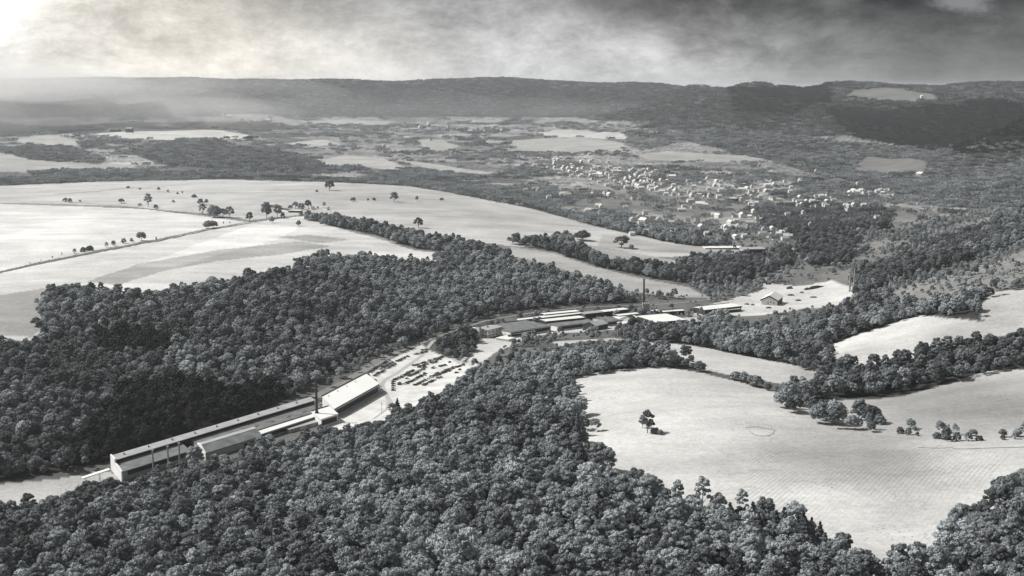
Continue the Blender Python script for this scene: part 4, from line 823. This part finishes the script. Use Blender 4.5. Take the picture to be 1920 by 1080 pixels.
def crown_arrays(seed, R=5.0, H=13.0, lobes=20, cards=52, size=.50, kind='broad'):
    rg = np.random.default_rng(seed); V = []; tris = []; quads = []; nv = 0
    if kind == 'broad':
        ang0 = rg.uniform(0, 6.28); cs = []
        for k in range(lobes):
            t_ = (k + .5) / lobes; z = H * .45 + (H * .52) * t_ ** .8; rr = R * .78 * math.sqrt(max(0, 1 - (t_ * .98) ** 2.2)); a = ang0 + k * 2.4
            cs.append((np.array([rr * math.cos(a) * rg.uniform(.75, 1.15), rr * math.sin(a) * rg.uniform(.75, 1.15), z + rg.uniform(-.8, .8) - R * .22]), R * rg.uniform(.20, .40)))
    elif kind == 'cone':
        cs = []
        for k in range(lobes):
            t_ = k / (lobes - 1); z = H * .12 + H * .86 * t_; rr = R * (1 - t_) * .55; a = k * 2.4
            cs.append((np.array([rr * math.cos(a), rr * math.sin(a), z]), max(.35, R * (1 - t_) * .55 + .25)))
    for c_, r_ in cs:
        v = ICO1 * r_ * np.array([.86, .86, .72]) * rg.uniform(.85, 1.1, (len(ICO1), 1)) + c_; V.append(v); tris.append(ICF1 + nv); nv += len(v)
        q = leaf_cards(rg, c_, r_, cards, size, .85 if kind == 'broad' else .7); V.append(q); quads.append(np.arange(len(q)).reshape(-1, 4) + nv); nv += len(q)
    return np.concatenate(V), np.concatenate(tris), np.concatenate(quads)
def raw_mesh(name, V, tris, quads, mat):
    me = bpy.data.meshes.new(name); me.vertices.add(len(V)); me.vertices.foreach_set('co', V.astype(np.float32).ravel())
    li = np.concatenate([tris.ravel(), quads.ravel()]).astype(np.int32); me.loops.add(len(li)); me.loops.foreach_set('vertex_index', li)
    nt_, nq = len(tris), len(quads); me.polygons.add(nt_ + nq)
    ls = np.concatenate([np.arange(nt_) * 3, nt_ * 3 + np.arange(nq) * 4]).astype(np.int32); lt = np.concatenate([np.full(nt_, 3), np.full(nq, 4)]).astype(np.int32)
    me.polygons.foreach_set('loop_start', ls); me.polygons.foreach_set('loop_total', lt); me.materials.append(mat); me.update(); return me
NB = 9
shapes = [crown_arrays(100 + k, R=(5.0, 4.1, 6.0, 4.6, 5.4, 3.6, 6.4, 4.9, 4.3)[k], H=(13, 15, 12.5, 14, 16, 16.5, 14, 11, 12)[k], lobes=(20, 16, 26, 18, 22, 15, 28, 17, 14)[k]) for k in range(NB)]
CROWN = {tn: [raw_mesh('crown', *shapes[k], M['leaf_' + tn]) for k in range(NB)] for tn in ('dark', 'mid', 'pale', 'black')}
cshapes = [crown_arrays(300 + k, R=5.4, H=16, lobes=18, cards=44, size=.6, kind='cone') for k in range(3)]
CONE = [raw_mesh('crown', *s, M['needle']) for s in cshapes]
def trunk_mesh(h, r0):
    V = []; F = []; seg = 6; rings = ((0, 1), (.4, .75), (.8, .5), (1, .25))
    for t_, k in rings: V += [(r0 * k * math.cos(6.2832 * i / seg) + .12 * t_ * h * .1, r0 * k * math.sin(6.2832 * i / seg), -1 + (h + 1) * t_) for i in range(seg)]
    for q in range(3): F += [(q * seg + i, q * seg + (i + 1) % seg, (q + 1) * seg + (i + 1) % seg, (q + 1) * seg + i) for i in range(seg)]
    for a in (.4, 2.5, 4.6):   # limbs
        k = len(V); b0 = Vector((0, 0, h * .45)); b1 = Vector((math.cos(a) * 2.6, math.sin(a) * 2.6, h * .72))
        for bb, rr in ((b0, r0 * .5), (b1, r0 * .18)): V += [(bb.x, bb.y - rr, bb.z - rr), (bb.x, bb.y + rr, bb.z - rr), (bb.x, bb.y, bb.z + rr)]
        F += [(k, k + 1, k + 4, k + 3), (k + 1, k + 2, k + 5, k + 4), (k + 2, k, k + 3, k + 5)]
    return mesh('trunk', V, F, M['bark'], True)
TRUNK = trunk_mesh(9, .38); TRUNKC = trunk_mesh(13, .28)
# groves for the distance: eight light crowns in one clump
def grove(seed, mat, n_=8, spread=20):
    rg = np.random.default_rng(seed); Vs, Ts, Qs = [], [], []; nv = 0
    for k in range(n_):
        V, T_, Q = crown_arrays(seed * 50 + k, R=5.2 * rg.uniform(.7, 1.2), H=12.5 * rg.uniform(.75, 1.15), lobes=6, cards=12, size=1.25)
        a = k * 2.4; rr = spread * math.sqrt((k + .4) / n_) * .9; V = V + np.array([rr * math.cos(a) + rg.uniform(-3, 3), rr * math.sin(a) + rg.uniform(-3, 3), -1.5])
        Vs.append(V); Ts.append(T_ + nv); Qs.append(Q + nv); nv += len(V)
    return raw_mesh('grove', np.concatenate(Vs), np.concatenate(Ts), np.concatenate(Qs), mat)
NG = 4
GROVE = {tn: [grove(10 + k, M['leaf_' + tn]) for k in range(NG)] for tn in ('dark', 'mid', 'pale', 'black')}
def source_collection(name, meshes):
    c_ = bpy.data.collections.new(name)
    for i, me in enumerate(meshes): c_.objects.link(bpy.data.objects.new('%s_%02d' % (name, i), me))
    return c_
TN4 = ('black', 'dark', 'mid', 'pale')
SRC_TREE = source_collection('treesource', [m_ for tn in TN4 for m_ in CROWN[tn]] + CONE)      # index = tone*NB + k, cones after
SRC_GROVE = source_collection('grovesource', [m_ for tn in TN4 for m_ in GROVE[tn]])
def scatter(name, P3, idx, rot, scl, src, label, cat):
    me = bpy.data.meshes.new(name); me.vertices.add(len(P3)); me.vertices.foreach_set('co', P3.astype(np.float32).ravel())
    for nm, arr, ty in (('idx', idx.astype(np.int32), 'INT'), ('rot', rot.astype(np.float32), 'FLOAT'), ('scl', scl.astype(np.float32), 'FLOAT')):
        at_ = me.attributes.new(nm, ty, 'POINT'); at_.data.foreach_set('value', arr)
    me.update(); o = bpy.data.objects.new(name, me); COL.objects.link(o); tag(o, label, cat, kind='stuff')
    g_ = bpy.data.node_groups.new(name, 'GeometryNodeTree'); g_.interface.new_socket('Geometry', in_out='INPUT', socket_type='NodeSocketGeometry'); g_.interface.new_socket('Geometry', in_out='OUTPUT', socket_type='NodeSocketGeometry')
    gi = g_.nodes.new('NodeGroupInput'); go = g_.nodes.new('NodeGroupOutput'); ip = g_.nodes.new('GeometryNodeInstanceOnPoints'); m2p = g_.nodes.new('GeometryNodeMeshToPoints')
    ci = g_.nodes.new('GeometryNodeCollectionInfo'); ci.inputs['Collection'].default_value = src; ci.inputs['Separate Children'].default_value = True; ci.inputs['Reset Children'].default_value = True
    def attr(nm, ty): a_ = g_.nodes.new('GeometryNodeInputNamedAttribute'); a_.data_type = ty; a_.inputs['Name'].default_value = nm; return a_.outputs[0]
    lk = g_.links.new; lk(gi.outputs[0], m2p.inputs[0]); lk(m2p.outputs[0], ip.inputs['Points']); lk(ci.outputs[0], ip.inputs['Instance']); ip.inputs['Pick Instance'].default_value = True
    lk(attr('idx', 'INT'), ip.inputs['Instance Index']); cx = g_.nodes.new('ShaderNodeCombineXYZ'); lk(attr('rot', 'FLOAT'), cx.inputs[2]); lk(cx.outputs[0], ip.inputs['Rotation'])
    cx2 = g_.nodes.new('ShaderNodeCombineXYZ'); s_ = attr('scl', 'FLOAT'); [lk(s_, cx2.inputs[i]) for i in range(3)]; lk(cx2.outputs[0], ip.inputs['Scale']); lk(ip.outputs[0], go.inputs[0])
    md = o.modifiers.new('scatter', 'NODES'); md.node_group = g_; return o

def jitter_grid(x0, x1, y0, y1_, s):
    gx, gy = np.meshgrid(np.arange(x0, x1, s), np.arange(y0, y1_, s)); gx = gx.ravel(); gy = gy.ravel()
    return gx + rng.uniform(-.45, .45, len(gx)) * s, gy + rng.uniform(-.45, .45, len(gy)) * s
def in_any(polys, X, Y):
    m_ = np.zeros(len(X), bool)
    for p_ in polys: m_ |= inside(p_, X, Y)
    return m_
def ribbon_clear(X, Y, line, w_):
    m_ = np.zeros(len(X), bool)
    for i in range(0, len(line), 2): m_ |= (X - line[i, 0]) ** 2 + (Y - line[i, 1]) ** 2 < w_ * w_
    return m_
def tones(X, Y, dark):
    f = fbm(X / 120, Y / 160, 77, 3) * .9 + rng.random(len(X)) * .5 - .2
    t_ = np.where(f < .34, 1, np.where(f < .60, 2, 3)); t_ = np.where((dark == 1) & (t_ > 1), t_ - 1, t_); t_ = np.where(dark == 2, 1, t_)
    t_ = np.clip(t_ + (in_any(PALE, X, Y) & (rng.random(len(X)) < .6)) - (in_any(DIM, X, Y) & (rng.random(len(X)) < .75)), 1, 3)
    t_ = np.where(in_any(FAINT, X, Y), np.where(rng.random(len(X)) < .4, 1, 2), t_)
    dk = in_any(DARK_SHADED, X, Y); return np.where(dk, 0, t_)
def forest_state(X, Y):
    m_ = np.zeros(len(X), bool); dk = np.zeros(len(X), int)
    for poly, d_ in FOREST: i_ = inside(poly, X, Y); m_ |= i_; dk = np.where(i_, d_, dk)
    return m_, dk
# --- near and middle woods: single trees
X, Y = jitter_grid(-1500, 1700, 380, 2700, 7.4); k = np.abs(X / Y) < .52; X, Y = X[k], Y[k]
Xr = X + (vnoise(X / 9, Y / 9, 5) - .5) * 14 + (vnoise(X / 34, Y / 34, 7) - .5) * 22; Yr = Y + (vnoise(X / 9, Y / 9, 6) - .5) * 16 + (vnoise(X / 34, Y / 34, 8) - .5) * 30
inf, dk = forest_state(Xr, Yr)
fieldm = in_any([f[2] for f in FIELDS if f[0] not in ('hill_field',)], X, Y)
hf = in_any([f[2] for f in FIELDS if f[0] == 'hill_field'], X, Y)
scr = in_any(SCRUB, X, Y); blocked = in_any(CLEAR, X, Y) | ribbon_clear(X, Y, RAIL, 9)
loose = (Y > 1300) & ~inf & ~fieldm & ~hf & ((fbm(X / 90, Y / 90, 55, 3) > .50) | (rng.random(len(X)) < .14))
hull = wpoly([(-300,350),(180,340),(600,341),(870,366),(1130,428),(1340,480),(1100,500),(900,500),(560,520),(300,580),(-300,640)]); loose &= ~inside(hull, X, Y)
ssl = in_any([f[2] for f in FIELDS if f[0] == 'scrub_slope'], X, Y); loose |= ssl & (rng.random(len(X)) < .30); fieldm &= ~ssl
nb = HOUSES_NEAR(X, Y, 9); loose |= scr & (rng.random(len(X)) < .28)
keep = (inf | loose) & ~blocked & ~nb & (rng.random(len(X)) > .07) & ~(hf & ~inf) & ~(fieldm & ~inf)
keep &= ~(in_any([f[2] for f in FIELDS if f[0] in ('grass_bank', 'waste_tip')], X, Y))
X, Y, inf, dk = X[keep], Y[keep], inf[keep], dk[keep]
Z = hground(X, Y); tn = tones(X, Y, dk); tn = np.where(~inf & (tn > 0) & (rng.random(len(X)) < .6), np.minimum(tn + 1, 3), tn); sc_ = (.52 + .85 * rng.random(len(X)) ** 1.8) * np.where(inf, 1, rng.uniform(.35, .8, len(X))) * np.where(inf & (dk == 3), .55, 1)
low_ = (Y > 900) & (Y < 1150) & (X < 0)
con = (rng.random(len(X)) < .08) | ((fbm(X / 60, Y / 60, 91, 2) > .66) & (rng.random(len(X)) < .5))
# conifers along the lower edge of the hilltop field
cpoly = wpoly([(1380,950,8),(1560,975,8),(1720,1010,8),(1760,1060,0),(1500,1060,0),(1350,1000,0)]); con = np.where(inside(cpoly, X, Y), rng.random(len(X)) < .55, inside(wpoly([(1060,760,4),(1110,820,8),(1180,870,10),(1150,900,10),(1060,860,10)]), X, Y) & (rng.random(len(X)) < .3)); con = con.astype(bool) & (tn > 0)
# keep the mill fronts in view: lower growth right in front of them
fr = in_any([wpoly([(215,912),(380,880),(500,855),(640,812),(760,775),(880,700),(960,665),(1200,632),(1200,660),(960,700),(880,740),(640,850),(380,915),(215,945)])], X, Y); sc_ = np.where(fr, np.minimum(sc_, .85), sc_)
px_, py_, dd = project(X, Y, Z + 8); vis = (px_ > 0) & (px_ < 1920) & (py_ < 1085) & (py_ > 0)
cand = np.nonzero(vis & ~con)[0]; cand = cand[np.argsort(dd[cand] / sc_[cand])][:300]
candc = np.nonzero(vis & con & (dd < 1500))[0]; candc = candc[np.argsort(dd[candc])][:70]
single = np.zeros(len(X), bool); single[cand] = True; single[candc] = True
rot = rng.uniform(0, 6.28, len(X)); var = rng.integers(0, NB, len(X)); cvar = rng.integers(0, 3, len(X))
def add_tree(x, y, z, s, rz_, cm, tm, name, label, cat, group, sxy=1.0):
    e = empty(name, (x, y, z), rz_, label, cat, group); e.scale = (s * sxy, s * sxy, s)
    part('crown', cm, e); part('trunk', tm, e); return e
SZ = lambda s: 'large' if s > 1.1 else ('small' if s < .78 else 'middling')
for i in cand:
    col = min(7, max(0, int(px_[i] / 240)))
    where = ('in bottom left corner', 'below the mill end', 'below the gabled annex', 'below the car park', 'left of the big field', "below the lone field tree", 'below the ploughed rows', 'in bottom right corner')[col]
    where += ', lowest row' if py_[i] > 1045 else ', second row up' if py_[i] > 1000 else ', higher up'
    add_tree(X[i], Y[i], Z[i], sc_[i], rot[i], CROWN[TN4[tn[i]]][var[i]], TRUNK, 'broadleaf_tree', f"{SZ(sc_[i])} {('blackish', 'dark', 'grey', 'pale')[tn[i]]} {('round', 'narrow', 'wide', 'oval', 'high crowned', 'slim', 'spreading', 'low', 'compact')[var[i]]} tree {where}", 'tree', 'broadleaf trees of the foreground wood')
for i in candc:
    where = ('at the left part of' if px_[i] < 1440 else 'at the left centre of' if px_[i] < 1520 else 'at the right centre of' if px_[i] < 1620 else 'at the right part of') + " the big field's lower edge" if px_[i] > 1200 else "on the big field's left border"
    add_tree(X[i], Y[i], Z[i], sc_[i], rot[i], CONE[cvar[i]], TRUNKC, 'conifer_tree', f"{SZ(sc_[i])} pointed dark conifer {where}", 'conifer', 'conifers in the foreground wood')
s_ = ~single; idx = np.where(con, 4 * NB + cvar, tn * NB + var)
P3 = np.stack([X, Y, Z], -1)
regions = [('foreground_woodland', s_ & (Y < 1360) & (X > -1e9) & (py_ > 0) & ((X > -40) | (Y < 1e9)) , 'dense wood of rounded crowns covering the near hillside'),]
leftw = inside(FOREST[1][0], X, Y); fore = inside(FOREST[0][0], X, Y)
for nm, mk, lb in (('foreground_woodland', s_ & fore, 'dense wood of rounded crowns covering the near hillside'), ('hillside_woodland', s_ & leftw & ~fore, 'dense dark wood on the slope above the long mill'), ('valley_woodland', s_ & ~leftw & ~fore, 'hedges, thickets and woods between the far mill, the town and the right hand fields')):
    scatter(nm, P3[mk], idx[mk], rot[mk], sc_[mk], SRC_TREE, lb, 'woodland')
print('near trees', len(X), 'single', single.sum())
# --- far woods: groves
HULL = wpoly([(-300,352),(180,341),(600,342),(870,367),(1130,428),(1340,480),(1100,500),(900,500),(560,520),(300,580),(-300,640)])
def far_groves(name, y0, y1_, step, thr, size, lb, ulim=.47, loose_p=.22):
    X, Y = jitter_grid(-.5 * y1_, .5 * y1_, y0, y1_, step); k = np.abs(X / Y) < ulim; X, Y = X[k], Y[k]
    inf, dk = forest_state(X, Y); Z = hground(X, Y)
    fm = in_any([f[2] for f in FIELDS], X, Y); dn = in_any(DARK_SHADED + FAINT, X, Y)
    hill = Z > 95
    gw = in_any(GREYW, X, Y)
    keep = (inf | dn | hill | (gw & (rng.random(len(X)) < .85)) | (fbm(X / 230, Y / 330, 63, 4) > thr) | (rng.random(len(X)) < loose_p)) & ~fm & ~in_any(CLEAR, X, Y) & (~inside(HULL, X, Y) | inf) & (hill | dn | gw | (patchwork(X, Y) <= 0)) & ~HOUSES_NEAR(X, Y, 19)
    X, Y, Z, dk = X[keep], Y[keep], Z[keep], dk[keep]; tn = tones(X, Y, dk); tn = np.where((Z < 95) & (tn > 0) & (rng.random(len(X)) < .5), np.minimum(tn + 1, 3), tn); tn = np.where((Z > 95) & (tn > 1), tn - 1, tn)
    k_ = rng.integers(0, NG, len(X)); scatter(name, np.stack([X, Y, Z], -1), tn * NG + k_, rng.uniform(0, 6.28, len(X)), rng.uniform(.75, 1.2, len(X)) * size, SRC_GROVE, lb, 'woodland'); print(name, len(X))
far_groves('town_woodland', 2700, 4300, 24, .50, .68, 'tree clumps spread around the town and beyond the plateau')
far_groves('distant_woodland', 4300, 6200, 34, .50, .8, 'distant woods on the valley floor and lower right slopes')
far_groves('ridge_woodland', 6200, 9000, 50, .54, 1.15, 'wooded flanks and crest of the near ridges')

far_groves('far_ridge_woodland', 9000, 11900, 64, .60, 1.35, 'long wooded ridge closing the valley under the horizon', .47, .0)
# ------------------------------------------------------------------ lone and hedgerow trees
LONE = [(618,357,17,1.1,2,'round tree standing alone near the far edge of the plateau'),(578,391,21,.8,2,'tall oval tree beside the farm'),(594,361,6,1,2,'tiny bush left of the lone round tree'),(364,371,9,1.2,2,'round bushy tree left of the farm'),(376,385,16,.8,3,'pale upright tree left of the farm hedge'),
(387,384,10,1,2,'small tree where the farm hedge begins'),(380,403,18,1.3,2,'spreading tree on the boundary line, left one of the group below the farm'),(402,408,26,1,2,'tallest tree of the group below the farm hedge'),(418,407,14,1.1,2,'lower tree right of the tallest below the farm hedge'),(430,408,20,1.2,3,'pale spreading tree below the farm hedge'),
(468,416,18,1,2,'lone tree with a bare trunk at the corner of the ditch'),(500,408,30,.7,2,'tall slim tree in front of the farm'),(510,418,14,.6,3,'thin pale tree in front of the farm'),(520,408,24,.8,2,'upright tree right of the slim farm tree'),(530,410,14,1,1,'dark bush at the foot of the farm trees'),(560,424,12,.7,2,'thin small tree at the left end of the hedge'),
(390,428,14,1.1,2,'left of two joined round trees on the ditch'),(400,427,13,1.1,2,'right of two joined round trees on the ditch'),(419,420,5,1,1,'tiny dark bush on the ditch, left one'),(431,419,4,1,1,'tiny dark bush on the ditch, right one'),
(122,378,12,1.2,2,'bushy tree at the far side of the smooth field'),(131,380,9,1.1,2,'small bush joined to the bushy tree at far left'),(150,378,5,1.2,3,'low pale bush on the far left boundary'),(228,381,11,1.4,2,'wide tree on the boundary left of the tall tree'),(278,388,24,.8,2,'tall narrow tree on the plateau boundary'),(292,391,8,1.3,2,'low bush right of the tall narrow tree'),(262,386,8,1.6,3,'pale low thicket left of the tall narrow tree'),(325,380,6,1.6,1,'dark flat bush alone on the pale field'),
(265,452,14,1.4,2,'largest round tree on the ditch line'),(247,455,9,1.2,2,'bush left of the largest ditch tree'),(232,457,10,1.2,2,'third bush from the largest ditch tree'),(213,461,12,1.2,1,'dark bush on the ditch line'),(200,464,10,1.3,2,'grey bush on the ditch left of the dark one'),(168,470,13,1.3,1,'big dark bush at the left part of the ditch'),(156,472,12,1.3,2,'grey bush joined to the big dark ditch bush'),(140,475,9,1.6,3,'low pale bush at the left of the ditch thicket'),(293,450,7,.7,1,'small black bush on the ditch'),(116,479,6,.6,1,'thin post like bush on the ditch'),(98,484,4,.8,1,'tiny bush near the left of the ditch'),(77,489,4,.9,1,'tiny bush further left on the ditch'),(56,494,5,.7,2,'leftmost tiny bush on the ditch'),
(240,352,6,1.3,2,'bush on the grey lane'),(262,354,5,1.5,2,'second bush on the grey lane'),(297,353,6,1.4,2,'square bush at the end of the grey lane'),(315,360,6,1.2,2,'bush right of the grey lane'),(333,365,5,1,2,'left of two tiny bushes right of the lane'),(342,365,6,1.1,2,'right of two tiny bushes right of the lane'),
(662,378,9,1.1,1,'dark round tree on the plateau, leftmost of the row'),(690,378,6,1,1,'small dark tree left of its twin on the plateau'),(701,378,9,1,2,'round tree right of its smaller twin'),(739,379,16,1,3,'pale loose tree in the plateau row'),(782,378,9,1,1,'dark round tree right of the pale loose tree'),(828,377,8,1.3,2,'last small tree of the plateau row'),(785,427,22,1.2,1,'dark umbrella shaped tree alone on the plateau field'),
(544,390,10,1.4,2,'bush right of the farm barns'),(554,391,15,1.2,2,'tree behind the farm, left of centre'),(565,392,12,1.4,2,'broad bush right of the farm'),(608,388,9,.9,2,'small tree behind the white cottage'),(596,391,7,.9,1,'dark bush beside the white cottage'),
(1092,451,20,1.4,1,'large dark tree above the valley meadow'),(1165,464,26,1.5,1,'largest dark tree at the meadow hedge'),(1184,467,10,1.6,1,'low dark bush right of the largest meadow tree'),(1072,455,8,1.4,2,'low bush left of the large dark meadow tree'),
(1214,812,42,.75,1,'tall dark tree standing alone in the big hilltop field'),(1205,803,24,.8,1,'dark tree at the left foot of the lone field tree'),(1228,812,15,1.3,1,'low dark bush under the lone field tree'),(1238,815,10,1.4,2,'low bush in place of the cast shadow right of the lone field tree'),  # last bush is put in for the lone tree's cast shadow
(1312,696,18,1.1,1,'round dark tree at the end of the foreground hedge'),(1300,692,14,1.1,2,'tree in the hedge above the big field'),(1284,688,12,1.2,1,'low dark tree in the hedge above the big field'),(1378,712,20,1.2,3,'pale bush at the left of the mid hedge'),(1396,716,22,1.2,3,'pale tree in the middle of the mid hedge'),(1418,724,22,1.3,2,'grey tree in the mid hedge'),(1440,730,18,1.3,1,'dark bush at the right of the mid hedge'),(1488,740,34,.8,1,'tall dark tree above the field corner'),(1502,744,20,1.2,2,'bush right of the tall corner tree'),(1470,738,18,1.2,2,'bush left of the tall corner tree'),
(1610,786,48,.8,1,'taller of two big dark trees in the right field'),(1634,792,36,1,1,'rounder of two big dark trees in the right field'),(1648,795,22,1.2,2,'bush right of the two big field trees'),(1688,812,17,1.1,1,'leftmost bush of the low right hedge'),(1703,815,17,1.2,2,'second bush of the low right hedge'),(1720,817,12,1.1,1,'third bush of the low right hedge'),(1757,822,18,1.1,1,'fourth bush of the low right hedge'),(1774,825,18,1.2,2,'fifth bush of the low right hedge'),(1794,826,20,1.2,1,'sixth bush of the low right hedge'),(1815,828,20,1.2,2,'seventh bush of the low right hedge'),(1836,827,17,1.2,1,'eighth bush of the low right hedge'),(1880,825,15,1.2,1,'bush near the right end of the low right hedge'),(1903,823,17,1.3,2,'last bush of the low right hedge'),
(735,773,16,1.5,1,'dark spreading tree at the near edge of the car park'),(68,612,18,1.2,1,'round dark tree just off the left tip of the hillside wood'),(80,640,16,1.2,2,'grey tree below the left tip of the hillside wood'),(700,668,16,1.3,2,'round tree by the railway behind the car park'),(728,665,20,1.2,2,'larger tree by the railway behind the car park'),(930,612,0,1,2,'')]
for (px, py, hp, wx, t_, lb) in LONE:
    if not lb: continue
    p = G1(px, py); _, _, d_ = project(p.x, p.y, p.z); hm = hp / (FPX / d_); s = hm / 13.5; bush = 'bush' in lb or 'thicket' in lb
    sink = (.34 * hm if bush else .1 * hm); s *= 1.12 if bush else 1.1
    add_tree(p.x, p.y, p.z - sink, s, random.uniform(0, 6), CROWN[TN4[t_]][random.randrange(NB)], TRUNK, 'bush' if 'bush' in lb or 'thicket' in lb else 'field_tree', lb, 'bush' if 'bush' in lb or 'thicket' in lb else 'tree', 'trees and bushes of the fields and hedges', wx * (.9 if bush else 1.1))
p = G1(745, 769); add_tree(p.x, p.y, p.z, .75, 0, CONE[0], TRUNKC, 'conifer_tree', 'small conifer on its own at the near edge of the car park', 'conifer', None)
p = G1(716, 776); e = empty('utility_pole', p, 0, 'wooden pole with a crossarm at the near edge of the car park', 'pole'); part('post', tube('post', .22, .16, -1, 11, M['bark'], 8), e); part('crossarm', bxm('crossarm', [(-1.3, 1.3, .2, .4, 10, 10.25)], M['bark']), e)
p = G1(1580, 541); 
for k, (px, py) in enumerate(((1593, 547), (1601, 549))):
    p = G1(px, py); e = empty('tip_mast', p, 0, ('left', 'right')[k] + ' of two pale masts at the right edge of the bare tip', 'mast', 'masts by the tip'); part('post', tube('post', 1.6, .8, -1, 34, M['roof_mid'], 8), e); part('cap', tube('cap', 1.2, 1.2, 34.05, 35, M['roof_mid'], 8), e)

# ------------------------------------------------------------------ haze
hz = bpy.data.meshes.new('haze'); V, F = boxes([(-30000, 30000, -600, 43000, -260, 415)]); hz.from_pydata(V, [], F)
hm = bpy.data.materials.new('haze'); hm.use_nodes = True; t = hm.node_tree; t.nodes.clear(); pv = nd(t, 'ShaderNodeVolumePrincipled'); mo = nd(t, 'ShaderNodeOutputMaterial')
pv.inputs['Color'].default_value = (.93, .97, 1, 1); pv.inputs['Density'].default_value = 2.6e-5; pv.inputs['Anisotropy'].default_value = .35
t.links.new(pv.outputs[0], mo.inputs['Volume']); hz.materials.append(hm); ho = bpy.data.objects.new('haze', hz); COL.objects.link(ho); tag(ho, kind='stuff')

mm = bpy.data.materials.new('mist'); mm.use_nodes = True; t = mm.node_tree; t.nodes.clear(); pv = nd(t, 'ShaderNodeVolumePrincipled'); mo = nd(t, 'ShaderNodeOutputMaterial')
pv.inputs['Color'].default_value = (1, .985, .96, 1); pv.inputs['Density'].default_value = 2.3e-4; pv.inputs['Anisotropy'].default_value = .3
t.links.new(pv.outputs[0], mo.inputs['Volume'])
ICO4, ICF4 = ico(4)
rm = random.Random(5)
for k in range(34):
    px = rm.gauss(60, 150); Yc = rm.uniform(8000, 10600); zc = rm.uniform(20, 360); q = rm.uniform(.35, .95)
    me = mesh('mist', ICO4 * np.array([1100 * q, 700 * q, 170 * q]), [tuple(f) for f in ICF4], mm, True); o = bpy.data.objects.new('mist', me); COL.objects.link(o)
    o.location = ((px - 960) / FPX * Yc, Yc, zc); tag(o, 'bright drifting mist over the far left end of the ridge', 'mist', kind='stuff')

for k in range(7):
    px = -120 + k * 50; Yc = rm.uniform(9800, 11200); q = rm.uniform(.7, 1.1) * (1 - k * .07)
    me = mesh('mist', ICO4 * np.array([900 * q, 600 * q, 190 * q]), [tuple(f) for f in ICF4], mm, True); o = bpy.data.objects.new('mist', me); COL.objects.link(o)
    o.location = ((px - 960) / FPX * Yc, Yc, rm.uniform(300, 400)); tag(o, 'bright mist spilling over the crest at the far left', 'mist', kind='stuff')
mm2 = bpy.data.materials.new('thin_mist'); mm2.use_nodes = True; t = mm2.node_tree; t.nodes.clear(); pv = nd(t, 'ShaderNodeVolumePrincipled'); mo = nd(t, 'ShaderNodeOutputMaterial')
pv.inputs['Color'].default_value = (.95, .98, 1, 1); pv.inputs['Density'].default_value = 4.5e-5; pv.inputs['Anisotropy'].default_value = .3; t.links.new(pv.outputs[0], mo.inputs['Volume'])
for k in range(11):
    px = 360 + k * 85 + rm.uniform(-50, 50); Yc = rm.uniform(8600, 9900); q = rm.uniform(.6, 1.1)
    me = mesh('mist', ICO4 * np.array([1000 * q, 800 * q, 150 * q]), [tuple(f) for f in ICF4], mm2, True); o = bpy.data.objects.new('mist', me); COL.objects.link(o)
    o.location = ((px - 960) / FPX * Yc, Yc, rm.uniform(60, 170)); tag(o, 'thin mist drifting along the foot of the central ridge', 'mist', kind='stuff')
